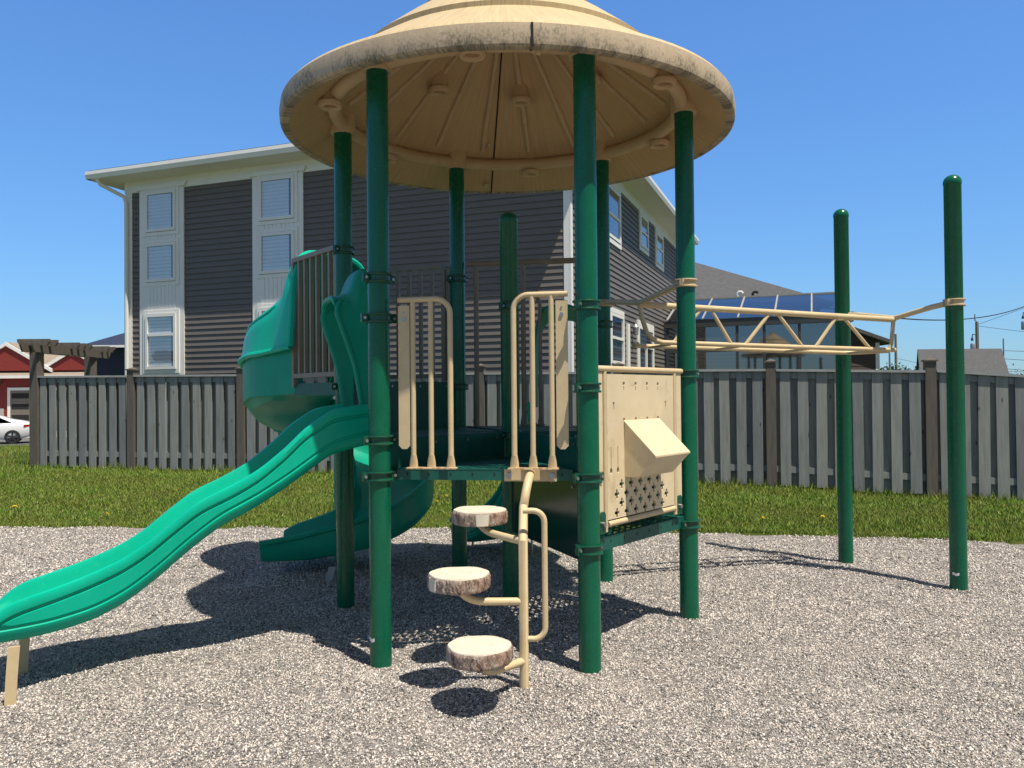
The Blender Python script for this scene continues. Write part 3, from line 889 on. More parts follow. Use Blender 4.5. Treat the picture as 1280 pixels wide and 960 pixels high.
siding(V(14.1, 31.2, 0), BY, BX, 5, -.8, 3.4, .15, .015).build('wing_wall', M['brown_siding'], bh, sharp=None)
mb = MB(); mb.obox(V(13.98, 31.17, -.8), BX * .15, BY * .15, V(0, 0, 4.2)); mb.build('corner_board', M['trim'], bh, sharp=None)
mb = MB(); mb.prism([(-3.1, 4.72), (.4, 3.46), (.4, 3.32), (-3.1, 4.58)], V(14.1, 30.85, 0), BX, V(0, 0, 1), BY * 5.6); mb.build('wing_roof', M['shingle'], bh, sharp=None)
mb = MB(); mb.prism([(-3.1, 4.56), (0, 3.44), (-3.1, 3.3)], V(14.1, 31.17, 0), BX, V(0, 0, 1), BY * .04); mb.build('wing_gable', M['brown_siding'], bh, sharp=None)

# small grey-roofed house far right
G0 = V(25.6, 50, 0)
gh = thing('grey_roof_house', 'low white house with grey shingled roof at right beyond fence', 'house', G0)
def gpt(a, b, z): return V(25.3 + a * 1.04 + b * .45, 50 + b, z)
mb = MB()
mb.add([gpt(0, 0, -.8), gpt(5, 0, -.8), gpt(5, 6, -.8), gpt(0, 6, -.8), gpt(0, 0, 2.3), gpt(5, 0, 2.3), gpt(5, 6, 2.3), gpt(0, 6, 2.3), gpt(0, 3, 4.05), gpt(5, 3, 4.05)],
       [(0, 1, 5, 4), (1, 2, 6, 9, 5), (2, 3, 7, 6), (3, 0, 4, 8, 7)])
mb.build('wall', M['trim'], gh, sharp=None)
mb = MB(); mb.prism([(-.4, 2.28), (3, 4.25), (6.4, 2.28), (6.4, 2.16), (3, 4.12), (-.4, 2.16)], gpt(-.15, 0, 0), V(.45, 1, 0), V(0, 0, 1), V(5.5, 0, 0)); mb.build('roof', M['shingle'], gh, sharp=None)

# red houses far left
def red_house():
    o = V(-36, 49.5, 0)
    h = thing('red_house', 'red house with brown shingles and taupe garage doors across the street', 'house', o)
    x0, x1, yf = -46.0, -22.0, 49.5
    mb = MB(); siding(V(x0, yf, 0), V(1, 0, 0), V(0, -1, 0), x1 - x0, -.7, 2.95, .18, .015).build('front_wall', M['red_siding'], h, sharp=None)
    mb = MB(); mb.box(((x0 + x1) / 2, yf + 5.02, 1.0), (x1 - x0 - .1, 10, 3.8)); mb.build('wall_core', M['red_siding'], h, sharp=None)
    mb = MB(); mb.prism([(-.5, 2.95), (5, 5.0), (10.5, 2.95), (10.5, 2.8), (5, 4.85), (-.5, 2.8)], V(x0 - .3, yf, 0), V(0, 1, 0), V(0, 0, 1), V(x1 - x0 + .6, 0, 0))
    mb.build('roof', M['brown_shingle'], h, sharp=None)
    mb = MB(); mb.box(((x0 + x1) / 2, yf - .56, 2.86), (x1 - x0 + .6, .1, .17)); mb.build('gutter', M['gutter'], h, sharp=None)
    for cx, pk, hw, yo in ((-30.75, 4.72, 2.5, -.1), (-26.75, 4.3, 1.75, -.05)):
        b0 = 3.25
        mb = MB(); mb.prism([(-hw, b0), (hw, b0), (0, pk)], V(cx, yf + yo, 0), V(1, 0, 0), V(0, 0, 1), V(0, 2.5, 0)); g = mb.build('gable', M['red_siding'], h, sharp=None)
        mb = MB()
        sl = (pk - b0) / hw
        for s_ in (-1, 1):
            mb.prism([(0, pk + .05), (s_ * (hw + .3), b0 + .05 - .3 * sl), (s_ * (hw + .3), b0 + .27 - .3 * sl), (0, pk + .27)], V(cx, yf + yo - .12, 0), V(1, 0, 0), V(0, 0, 1), V(0, .1, 0))
        mb.build('bargeboard', M['trim'], g, sharp=None)
        mb = MB()
        for s_ in (-1, 1):
            mb.prism([(0, pk + .05), (s_ * (hw + .3), b0 + .05 - .3 * sl), (s_ * (hw + .3), b0 + .29 - .3 * sl), (0, pk + .29)], V(cx, yf + yo, 0), V(1, 0, 0), V(0, 0, 1), V(0, 3.5, 0))
        mb.build('gable_roof', M['brown_shingle'], g, sharp=None)
    for cx in (-33.75, -28.68):
        ring('garage_casing', V(cx, yf, 0), V(1, 0, 0), V(0, -1, 0), -2.05, 2.05, -.62, 2.22, .17, .016, .07, M['trim'], h)
        mb = MB()
        for i in range(4):
            mb.box((cx, yf - .03, -.6 + .66 * i + .335), (3.74, .04, .65))
        d = mb.build('garage_door', M['garage'], h, sharp=None)
        for i in range(4):
            wbox('pane', V(cx, yf, 0), V(1, 0, 0), V(0, -1, 0), -1.8, -.75, -.6 + .66 * i + .17, -.6 + .66 * i + .5, .051, .056, M['rubber'], d)
    mb = MB(); mb.box((-31.22, yf - .12, 2.62), (.16, .16, .34)); mb.tube([V(-31.22, yf - .02, 2.72), V(-31.22, yf - .12, 2.86), V(-31.22, yf - .25, 2.8)], .03, 6); mb.build('wall_lamp', M['steel'], h)
    mb = MB(); mb.box((-31.22, yf - .03, .3), (.5, .03, 1.3)); mb.build('brick_pier', M['concrete'], h, sharp=None)
red_house()

# dark navy house seen between arbour and grey house
nh = thing('navy_house', 'dark navy house with navy metal roof behind the arbour', 'house', V(-21, 40, 0))
mb = MB(); mb.box((-16.6, 46.4, 1.75), (10.4, 8.6, 4.9)); mb.build('wall', M['navy_wall'], nh, sharp=None)
mb = MB()
mb.add([V(-22.3, 41.6, 4.2), V(-10.9, 41.6, 4.2), V(-10.9, 51.2, 4.2), V(-22.3, 51.2, 4.2), V(-17.6, 46.4, 6.5), V(-15.6, 46.4, 6.5)],
       [(0, 1, 5, 4), (1, 2, 5), (2, 3, 4, 5), (3, 0, 4), (3, 2, 1, 0)])
mb.build('roof', M['navy_roof'], nh, sharp=None)
mb = MB(); mb.box((-16.6, 41.52, 4.18), (11.5, .1, .12)); mb.build('gutter', M['gutter'], nh, sharp=None)
mb = MB(); mb.prism([(-1, 0), (0, .55), (8, .55), (8, 0)], V(-20.4, 38.6, 1.55), V(1, 0, 0), V(0, 0, 1), V(0, 2.2, 0)); mb.build('porch_roof', M['navy_roof'], nh, sharp=None)

# ------------------------------------------------------------------ white car
def car():
    g = -.60; xr, yc = -23.2, 38.6
    r = thing('white_car', 'white sedan parked at the kerb at far left, seen from its rear side', 'car', V(xr - 2.3, yc, g))
    # stations from rear (t=0) to nose: x offset, half width, sill z, belt z, roof z, roof half width
    st = [(0.0, .62, .42, .86, .88, .5), (.06, .78, .32, .93, 1.0, .62), (.35, .88, .24, .97, 1.08, .7), (.8, .92, .2, .96, 1.16, .66), (1.25, .92, .2, .95, 1.33, .6), (1.8, .92, .2, .94, 1.42, .58),
          (2.4, .92, .2, .92, 1.42, .58), (2.9, .92, .2, .91, 1.30, .58), (3.35, .92, .2, .90, 1.06, .62), (3.8, .9, .2, .85, .90, .66), (4.3, .84, .24, .74, .79, .6), (4.6, .62, .34, .6, .64, .45)]
    secs = []
    for x, hw, z0, zb, zr, rw in st:
        L = [(-hw * .9, z0), (-hw, z0 + .12), (-hw, zb - .12), (-hw * .96, zb), (-rw, zr - .03), (-rw * .8, zr), (rw * .8, zr), (rw, zr - .03), (hw * .96, zb), (hw, zb - .12), (hw, z0 + .12), (hw * .9, z0)]
        secs.append([V(xr - x, yc + a, g + z) for a, z in L])
    mb = MB(); mb.loft(secs); body = mb.build('body', M['car_paint'], r, sharp=40)
    for s_ in (-1, 1):
        poly = [(.75, 1.0), (1.3, 1.27), (1.85, 1.37), (2.4, 1.37), (2.85, 1.27), (3.2, 1.0)]
        mb = MB(); vs = []
        for off in (0, .012):
            for x, z in poly:
                f = (z - .95) / .45; yy = .89 - f * .31 + .008 + off
                vs.append(V(xr - x, yc + s_ * yy, g + z))
        n = len(poly); fs = [tuple(range(n)), tuple(range(2 * n - 1, n - 1, -1))] + [(i, (i + 1) % n, n + (i + 1) % n, n + i) for i in range(n)]
        mb.add(vs, fs); mb.build('side_window', M['car_glass'], r, sharp=None)
        for x in (.74, 3.6):
            c = V(xr - x, yc + s_ * .86, g + .33); ax = V(0, s_, 0)
            mb = MB(); pr = [(.19, -.12), (.3, -.11), (.33, -.08), (.33, .06), (.31, .085), (.24, .09), (.22, .07)]
            vs = []; n = 28
            for rr, h in pr:
                for k in range(n):
                    a = 2 * PI * k / n; vs.append(c + V(rr * math.cos(a), s_ * h, rr * math.sin(a)))
            fs = [(i * n + k, i * n + (k + 1) % n, (i + 1) * n + (k + 1) % n, (i + 1) * n + k) for i in range(len(pr) - 1) for k in range(n)]
            mb.add(vs, fs); w = mb.build('wheel', M['rubber'], r)
            mb = MB()
            for k in range(5):
                a = 2 * PI * k / 5 + .3; d = V(math.cos(a), 0, math.sin(a))
                mb.bar(c + ax * .075, c + ax * .07 + d * .225, .07, .03, ax)
            mb.tube([c + ax * .03, c + ax * .085], .05, 12)
            mb.tube([c + ax * .0, c + ax * .02], .2, 20)
            mb.build('rim', M['rim'], w)
        mb = MB(); mb.obox(V(xr - .28, yc + s_ * .83, g + .80), V(.24, -s_ * .12, 0), V(0, s_ * .06, 0), V(0, 0, .1)); mb.build('tail_light', M['tail'], r)
    r.rotation_euler.z = R(27)
car()

# ------------------------------------------------------------------ trees, poles and wires far right
def tree(name, label, loc, h, rad, n, seed):
    q = np.random.default_rng(seed)
    t = thing(name, label, 'tree', loc, None)
    mb = MB(); b = Vector(loc); mb.tube([b + V(0, 0, -.3), b + V(.05, 0, h * .4), b + V(-.05, .05, h * .8)], [.16, .11, .05], 8)
    for k in range(4):
        a = k * 1.7; mb.tube([b + V(0, 0, h * (.35 + .1 * k)), b + V(math.cos(a) * rad * .6, math.sin(a) * rad * .6, h * (.55 + .1 * k))], [.06, .02], 6)
    mb.build('trunk', M['wood_pole'], t)
    cl = q.normal(size=(14, 3)); cl = cl / np.linalg.norm(cl, axis=1)[:, None] * q.uniform(.3, .85, (14, 1)) * np.array([rad, rad, h * .36]) + np.array([0, 0, h * .64])
    pts = cl[q.integers(0, 14, n)] + q.normal(0, 1, (n, 3)) * rad * .24
    d1 = q.normal(size=(n, 3)); d1 /= np.linalg.norm(d1, axis=1)[:, None]; d2 = q.normal(size=(n, 3)); d2 /= np.linalg.norm(d2, axis=1)[:, None]
    s = q.uniform(.08, .18, (n, 1))
    v = np.stack([pts - d1 * s, pts + d2 * s * .6, pts + d1 * s, pts - d2 * s * .6], 1).reshape(-1, 3)
    mb = MB(); mb.v = (v + np.array(loc)).tolist(); mb.f = [(4 * i, 4 * i + 1, 4 * i + 2, 4 * i + 3) for i in range(n)]
    mb.build('crown', M['leaf'], t, sharp=None)
tree('small_tree', 'small round green tree showing just over the fence left of the bare poles', V(30.9, 66, -.6), 4.1, 1.5, 2600, 3)
tree('small_tree', 'lower green tree behind the bare poles, right of the rounder tree', V(35.6, 73, -.6), 3.7, 1.7, 2600, 4)
tree('small_tree', 'dark bushy tree at the right edge beyond the grey roofed house', V(56.6, 92, -.6), 3.9, 3.0, 3000, 5)

def pole(x, y, top, r, label, extras=0):
    t = thing('utility_pole', label, 'utility pole', V(x, y, -.6), 'utility poles beyond the fence')
    mb = MB(); mb.tube([V(x, y, -.9), V(x, y, top)], [r, r * .75], 12); mb.build('shaft', M['wood_pole'], t)
    if extras:
        mb = MB(); mb.lathe([(.0, 0), (.22, .02), (.24, .1), (.24, .75), (.2, .85), (0, .88)], (x - .48, y - .1, top - 3.0), 14); mb.build('transformer', M['steel'], t)
        mb = MB(); mb.tube([V(x - .2, y, top + .1), V(x - .2, y, top + .75)], .06, 8); mb.tube([V(x - .2, y, top + .3), V(x, y, top - .1)], .04, 6); mb.build('insulator', M['steel'], t)
        mb = MB(); mb.tube([V(x, y, top - 1.3), V(x - .5, y - .1, top - 1.25), V(x - .55, y - .1, top - 1.6)], .05, 6); mb.lathe([(0, 0), (.13, .03), (.09, .3), (0, .34)], (x - .55, y - .1, top - 1.9), 10); mb.build('cutout', M['wire'], t)
    return t
pole(45.9, 80, 8.3, .2, 'utility pole with grey transformer above the grey roofed house', 1)
pole(42.6, 90, 7.85, .17, 'bare slim utility pole right of the second bare pole', 0)
pole(51.2, 110, 6.8, .14, 'bare utility pole partly hidden by the ladder end, left of its taller neighbour', 0)
pole(60.6, 100, 7.9, .1, 'thin distant mast right of the grey roofed house', 0)
pole(52.2, 82, 10.6, .17, 'utility pole standing at the right margin carrying the thick cable', 1)
def wire(a, b, sag, r, label, group='overhead wires beyond the fence'):
    a, b = V(*a), V(*b); pts = []
    for i in range(25):
        t = i / 24; p = a.lerp(b, t); p.z -= sag * 4 * t * (1 - t); pts.append(p)
    mb = MB(); mb.tube(pts, r, 6); o = mb.build('overhead_wire', M['wire'])
    tag(o, label, 'wire', group); return o
wire((52.2, 82, 10.1), (14.0, 40, 6.0), 1.2, .045, 'thick black cable sagging left from the pole at the right margin')
wire((45.9, 80, 8.0), (60, 70, 15), .3, .02, 'thin wire climbing steeply right from the pole with the transformer')
wire((45.9, 80, 7.9), (62, 60, 4.6), .6, .02, 'thin wire falling right from the pole with the transformer')
wire((60.6, 100, 6.4), (70, 84, 6.6), .5, .03, 'upper wire at right margin beside the thin mast')
wire((60.6, 100, 5.4), (70, 84, 5.0), .5, .03, 'middle wire at right margin beside the thin mast')
wire((60.6, 100, 4.2), (70, 84, 4.3), .7, .03, 'lower wire at right margin beside the thin mast')
wire((42.6, 90, 5.2), (52, 82, 3.4), .5, .02, 'upper thin wire running from the bare slim pole behind the grey roof')
wire((42.6, 90, 4.2), (52, 82, 2.2), .5, .02, 'lower thin wire running from the bare slim pole behind the grey roof')

# ------------------------------------------------------------------ dandelions
def dandelions():
    def make(x, y, s, label):
        z = float(ground_z(x, y)); t = thing('dandelion', label, 'flower', V(x, y, z), 'dandelions in the grass bank')
        mb = MB(); mb.tube([V(x, y, z), V(x + .01, y, z + .07 * s)], .003, 5); mb.build('stem', M['stem'], t)
        mb = MB()
        for k in range(11):
            a = 2 * PI * k / 11; d = V(math.cos(a), math.sin(a), .25) * .024 * s
            c = V(x + .01, y, z + .07 * s); sd_ = V(-math.sin(a), math.cos(a), 0) * .006 * s
            mb.add([c, c + d * .6 + sd_, c + d, c + d * .6 - sd_], [(0, 1, 2, 3)])
            mb.add([c + V(0, 0, .006), c + d * .4 + sd_ + V(0, 0, .012), c + d * .7 + V(0, 0, .016), c + d * .4 - sd_ + V(0, 0, .012)], [(0, 1, 2, 3)])
        mb.build('flower_head', M['dandelion'], t, sharp=None)
        return t
    make(-6.35, 10.35, 1.7, 'large yellow dandelion at the left edge of the grass bank')
    lab = 'small yellow dandelion low in the grass bank near the gravel edge'
    for x, y in ((-5.0, 10.0), (-4.45, 11.2), (-4.15, 10.2), (-1.0, 10.6), (-.75, 10.3), (-.9, 10.9), (2.8, 9.15), (3.45, 9.1), (5.9, 8.6), (6.2, 9.4), (-.6, 10.0)):
        make(x, y, rng.uniform(1.0, 1.4), lab)
dandelions()

# ------------------------------------------------------------------ the play structure
CX, CY = -.0146, 5.7192
ROT = -.1550377
def hexp(a): return V(CX + 1.22 * math.cos(R(a) + ROT), CY + 1.22 * math.sin(R(a) + ROT), 0)
PF1, PF2, PR, PBR, PBL, PL = hexp(240), hexp(300), hexp(0), hexp(60), hexp(120), hexp(180)
PC = V(CX, CY, 0)
play = thing('play_structure', 'green and tan playground climber with round thatched roof, slides and overhead ladder on gravel', 'playground', V(CX, CY, 0))
ZTOP = 3.445

def post(p, top, dome, clamps, tans=()):
    mb = MB()
    r_ = .0635
    if dome:
        prof = [(r_, -.4), (r_, top - .075), (r_ + .003, top - .07), (r_ + .003, top - .05)] + [((r_ + .002) * math.cos(R(a)), top - .05 + .055 * math.sin(R(a))) for a in (15, 35, 55, 75)] + [(.001, top + .005)]
    else:
        prof = [(r_, -.4), (r_, top)]
    mb.lathe(prof, (p.x, p.y, 0), 32)
    o = mb.build('post', M['post'], play)
    for z in clamps:
        mb = MB(); R_ = r_ + .002
        ro = rng.uniform(-.3, .3)
        prof = [(R_, -.028), (R_ + .014, -.028), (R_ + .016, -.022), (R_ + .014, -.016), (R_ + .004, -.014), (R_ + .004, .014), (R_ + .014, .016), (R_ + .016, .022), (R_ + .014, .028), (R_, .028)]
        mb.lathe(prof, (p.x, p.y, z), 28)
        for s_ in (0, 1):
            a = -PI / 2 + ro + s_ * PI - .75
            d = V(math.cos(a), math.sin(a), 0)
            mb.box(tuple(p + d * (R_ + .018) + V(0, 0, z)), (.05, .022, .05), a)
        cl = mb.build('clamp', M['tan_clamp'] if z in tans else M['clamp'], o)
        for s_ in (0, 1):
            a = -PI / 2 + ro + s_ * PI - .75
            d = V(math.cos(a), math.sin(a), 0); t_ = V(-d.y, d.x, 0)
            c = p + d * (R_ + .026) + V(0, 0, z); mb = MB(); mb.tube([c - t_ * .02, c + t_ * .02], .009, 8)
            mb.build('bolt', M['bolt'], cl)
    return o
post(PF1, ZTOP, 0, (2.22, 1.985, 1.27, 1.06))
post(PF2, ZTOP, 0, (2.03, 1.565, 1.06, .66))
post(PR, ZTOP, 0, (2.276, 1.66, .645), (2.276,))
post(PBR, ZTOP, 0, (2.1, 2.27, 1.24), (2.27,))
post(PBL, ZTOP, 0, (2.51, 1.6, 1.24))
post(PL, ZTOP, 0, (2.59, 1.6, 1.25))
post(PC, 2.815, 1, (2.15, 1.25, 1.04))
P8, P9 = V(2.975, 7.29, 0), V(3.452, 6.32, 0)
post(P8, 3.17, 1, (2.19,), (2.19,))
post(P9, 3.21, 1, (2.215,), (2.215,))
# little white stickers at the foot of two posts
for p in (PF1, P9):
    mb = MB(); vs = []
    for k in range(9):
        a = R(-158 + 5.5 * k)
        for z in (.105, .125): vs.append(V(p.x + .065 * math.cos(a), p.y + .065 * math.sin(a), z + .004 * math.sin(k)))
    mb.add(vs, [(2 * k, 2 * k + 2, 2 * k + 3, 2 * k + 1) for k in range(8)])
    mb.build('sticker', M['trim'], play, sharp=None)

# roof
ORG = V(CX, CY, 0)
roof = MB()
roof.lathe([(1.546, 3.457), (1.525, 3.483), (1.3, 3.615), (1.02, 3.80), (1.025, 3.83), (.995, 3.855), (.80, 4.01), (.60, 4.155), (.605, 4.185), (.57, 4.205), (.3, 4.375), (.12, 4.48), (.08, 4.56), (0.002, 4.58)], (CX, CY, 0), 96)
roof = roof.build('roof', M['thatch'], play, origin=(CX, CY, 3.3), sharp=25)
mb = MB(); mb.lathe([(1.49, 3.336), (1.535, 3.332), (1.55, 3.344), (1.555, 3.395), (1.546, 3.458)], (CX, CY, 0), 120); mb.build('rim', M['rim_band'], roof, origin=(CX, CY, 3.315), sharp=40)
mb = MB()
def under_z(r_): return 4.42 - r_ * .735
NS = 96
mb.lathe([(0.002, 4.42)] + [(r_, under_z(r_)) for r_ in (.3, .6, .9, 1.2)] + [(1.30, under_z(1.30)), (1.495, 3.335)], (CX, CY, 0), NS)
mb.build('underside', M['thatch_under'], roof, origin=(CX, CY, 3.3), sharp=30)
mb = MB()
ang0 = ROT
for k in range(18):
    a = ang0 + 2 * PI * k / 18 + R(10)
    d = V(math.cos(a), math.sin(a), 0)
    mb = MB(); mb.tube([ORG + d * r_ + V(0, 0, under_z(r_) - .008) for r_ in (.1, .6, 1.12)], .019, 8); mb.build('rib', M['moulding'], roof)
# ring beam moulded round the posts
pts = []
for k in range(72):
    a = 2 * PI * k / 72; pts.append(ORG + V(1.2 * math.cos(a), 1.2 * math.sin(a), 3.495))
mb = MB(); mb.tube(pts, .047, 12, closed=True); mb.build('ring_beam', M['moulding'], roof)
for k in range(6):
    a = ROT + k * PI / 3; d = V(math.cos(a), math.sin(a), 0); p = ORG + d * 1.22
    mb = MB(); mb.lathe([(.066, 3.44), (.088, 3.44), (.092, 3.455), (.09, 3.6), (.066, 3.6)], (p.x, p.y, 0), 20); mb.build('socket', M['moulding'], roof)
def boss(r_, a, z, h):
    d = V(math.cos(a), math.sin(a), 0); p = ORG + d * r_
    mb = MB()
    mb.lathe([(.042, 0), (.05, -.012), (.066, -.016), (.076, -.004), (.078, .02), (.06, .03), (.058, h)], (p.x, p.y, z), 24)
    mb.lathe([(.002, .022), (.044, .022), (.044, .0)][::1], (p.x, p.y, z), 24)
    mb.build('boss', M['moulding'], roof)
for k in range(6):
    a = ROT + PI / 6 + k * PI / 3
    boss(1.235, a, 3.425, .14)
    boss(.66, a, under_z(.66) - .10, .15)
# seams between the two halves, with bolts
for s_ in (1, -1):
    a = R(96) if s_ == 1 else R(275); d = V(math.cos(a), math.sin(a), 0); t_ = V(-d.y, d.x, 0)
    mb = MB()
    pts = [ORG + d * r_ + V(0, 0, z) for r_, z in ((.02, under_z(.02) - .004), (1.30, under_z(1.30) - .004), (1.495, 3.331))]
    for i in range(2): mb.bar(pts[i], pts[i + 1], .010, .006)
    mb.bar(ORG + d * 1.557 + V(0, 0, 3.332), ORG + d * 1.551 + V(0, 0, 3.455), .012, .008, tuple(d))
    mb.build('seam', M['seam'], roof, sharp=None)
    for r_ in (.35, .75, 1.08, 1.4):
        c = ORG + d * r_ + t_ * .05 + V(0, 0, (under_z(r_) if r_ < 1.3 else 3.37) - .004)
        mb = MB(); mb.tube([c + V(0, 0, .01), c - V(0, 0, .012)], [.022, .016], 10); mb.build('bolt', M['thatch_under'] if False else M['tan_clamp'], roof)

# decks: perforated triangles with skirts
def deck(pa, pb, pc, z, name='deck', skirts=((0, 1),), inset=.075, skirt_h=.066, n=17):
    c = (pa + pb + pc) / 3
    def sh(p): d = (c - p); return p + d.normalized() * (inset + .03)
    A, B, C_ = [V(q.x, q.y, z) for q in (sh(pa), sh(pb), sh(pc))]
    mb = MB()
    pt_ = lambda i, j: A + (B - A) * (i / n) + (C_ - A) * (j / n)
    tris = []
    for i in range(n):
        for j in range(n - i):
            tris.append((pt_(i, j), pt_(i + 1, j), pt_(i, j + 1)))
            if j < n - i - 1: tris.append((pt_(i + 1, j), pt_(i + 1, j + 1), pt_(i, j + 1)))
    for t in tris:
        m = (t[0] + t[1] + t[2]) / 3
        hole = []
        rr = .0125
        for q in t:
            d = (q - m).normalized()
            hole.append(m + d * rr)
        mids = []
        for k in range(3):
            e = ((t[k] + t[(k + 1) % 3]) / 2 - m).normalized(); mids.append(m + e * rr)
        vs = list(t) + hole + mids
        fs = []
        for k in range(3):
            k2 = (k + 1) % 3
            fs += [(k, k2, 6 + k), (k, 6 + k, 3 + k), (k2, 3 + k2, 6 + k)]
        mb.add(vs, fs)
    o = mb.build(name, M['deck'], play, sharp=None)
    P = [A, B, C_]
    for (i, j) in ((0, 1), (1, 2), (2, 0)):
        a, b = P[i], P[j]; e = (b - a).normalized(); nn = V(e.y, -e.x, 0)
        if nn.dot(a - c) < 0: nn = -nn
        mb = MB()
        mb.obox(a - e * .0 - V(0, 0, skirt_h) - nn * .002 + nn * .0, b - a, nn * .006, V(0, 0, skirt_h - .001))
        mb.obox(a - V(0, 0, .006) - nn * .02, b - a, nn * .026, V(0, 0, .007))
        sk = mb.build('skirt', M['deck'], o, sharp=None)
        if (i, j) in skirts:
            mb = MB()
            for t in np.linspace(.06, .94, 8):
                q = a.lerp(b, t) + nn * .0045 - V(0, 0, .032)
                mb.obox(q - e * .0045 - V(0, 0, .008), e * .009, nn * .001, V(0, 0, .016))
            mb.build('slots', M['seam'], sk, sharp=None)
    return o
Z1, Z2, Z3, Z5 = 1.10, .70, 1.27, 1.635
deck(PF1, PF2, PC, Z1)
deck(PF2, PR, PC, Z2, inset=-.02, skirt_h=.075)
deck(PR, PBR, PC, Z3)
deck(PBR, PBL, PC, Z3)
deck(PBL, PL, PC, Z3)
deck(PL, PF1, PC, Z3)
# upper trapezoid deck leading to the spiral slide
QL, QR = V(-1.76, 6.58, 0), V(-1.30, 7.23, 0)
def flat(poly, z, h, name):
    mb = MB(); n = len(poly)
    vs = [V(p.x, p.y, z) for p in poly] + [V(p.x, p.y, z - h) for p in poly]
    mb.add(vs, [tuple(range(n)), tuple(range(2 * n - 1, n - 1, -1))] + [(i, n + i, n + (i + 1) % n, (i + 1) % n) for i in range(n)])
    return mb.build(name, M['deck'], play, sharp=None)
flat([PL + V(.04, .06, 0), PBL + V(-.05, -.02, 0), QR, QL], Z5, .095, 'upper_deck')
# risers between deck levels
def riser(a, b, z0, z1, off=0.0, m='deck'):
    e = (b - a).normalized(); nn = V(e.y, -e.x, 0)
    mb = MB(); p = a + e * .075 + nn * off; L = (b - a).length - .15
    mb.obox(V(p.x, p.y, z0), e * L, nn * .008, V(0, 0, z1 - z0))
    o = mb.build('riser', M[m], play, sharp=None)
    for t in np.linspace(.08, .92, 4):
        q = p + e * L * t + nn * .004; zz = z1 - .035
        s_ = 1 if nn.y < 0 else -1
        mb = MB(); mb.tube([V(q.x, q.y, zz) + nn * .004 * s_, V(q.x, q.y, zz) + nn * .009 * s_], .009, 8)
        mb.build('bolt', M['bolt'], o)
riser(PF1, PC, Z1 - .06, Z3 + .003)
riser(PC, PF2, Z1 - .06, Z3 + .003)
riser(PC, PR, Z2 - .06, Z3 + .003)
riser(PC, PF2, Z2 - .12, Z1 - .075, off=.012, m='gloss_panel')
riser(PL, PBL, Z3 - .06, Z5 + .003)
# two oval grip holes on the right riser
for u in (.42, .72):
    e = (PF2 - PC).normalized(); nn = V(e.y, -e.x, 0); c = PC + e * u + V(0, 0, 1.17)
    if nn.y > 0: nn = -nn
    poly = [(.045 * math.cos(a) + (.03 if math.cos(a) > 0 else -.03), .035 * math.sin(a)) for a in np.linspace(0, 2 * PI, 20, endpoint=False)]
    mb = MB(); mb.prism(poly, c + nn * .0095, e, V(0, 0, 1), nn * .003); mb.build('grip_plate', M['post'], play, sharp=None)

# front barriers (tan half gates)
FE = (PF2 - PF1).normalized(); FNm = V(FE.y, -FE.x, 0)
if FNm.y > 0: FNm = -FNm
def half_gate(o, ax, nn, plate_u, bars, z0, z1, curve_u, m, name='barrier'):
    """top rail bending down into the last bar, flattened feet on a flange, a flat plate"""
    t = MB(); r_ = .0165
    s_ = 1 if curve_u > plate_u else -1
    def P(u, z, d=0): q = o + ax * u + nn * d; return V(q.x, q.y, z)
    # top rail + bend + end bar
    u_start = plate_u - s_ * .035
    path = [P(u_start, z1)]
    rc = .085
    for k in range(9):
        a = R(90 - k * 11.25); path.append(P(curve_u - s_ * rc + s_ * rc * math.cos(a), z1 - rc + rc * math.sin(a)))
    path += [P(curve_u, z0 + .07)]
    g = MB(); g.tube(path, r_, 12)
    root = g.build(name, m, play)
    for u in bars:
        b = MB(); b.tube([P(u, z1 - .008), P(u, z0 + .07)], r_ * .93, 12); b.build('bar', m, root)
    for u in list(bars) + [curve_u]:
        fb = MB(); secs = []
        for z, w, d in ((z0 + .075, .0165, .0165), (z0 + .035, .024, .010), (z0 + .004, .026, .006)):
            secs.append([P(u + w * math.cos(a), z, d * math.sin(a)) for a in np.linspace(0, 2 * PI, 12, endpoint=False)])
        fb.loft(secs)
        fb.build('foot', m, root)
    us = list(bars) + [curve_u]
    fl = MB(); a, b = min(us) - .035, max(us) + .035
    q = P(a, z0 - .004, -.02); fl.obox(q, ax * (b - a), nn * .055, V(0, 0, .008)); fl.build('flange', M['rusty_tan'] if m == M['tan'] else m, root)
    pl = MB(); w = .034; za, zb = z0 + .11, z1 - .035
    poly = [(-w, za + .02), (-w + .02, za), (w - .02, za), (w, za + .02), (w, zb), (-w, zb)]
    pl.prism(poly, o + ax * plate_u - nn * .006 , ax, V(0, 0, 1), nn * .012)
    pp = pl.build('plate', m, root, sharp=None)
    for dz_, rb in ((.115, .011), (.075, .006)):
        bt = MB(); q = P(plate_u, z1 - dz_, .006); bt.tube([q, q + nn * .008 * rb / .011], rb, 10)
        bt.build('bolt', M['bolt'], pp)
    return root
GO = PF1 + FNm * .0 + FE * 0 - FNm * .0
half_gate(PF1 + FNm * -.005, FE, FNm, .152, [.205, .312], Z1 + .008, 2.09, .428, M['tan'])
half_gate(PF1 + FNm * -.005, FE, FNm, 1.078, [1.018, .908], Z1 + .008, 2.10, .80, M['tan'])

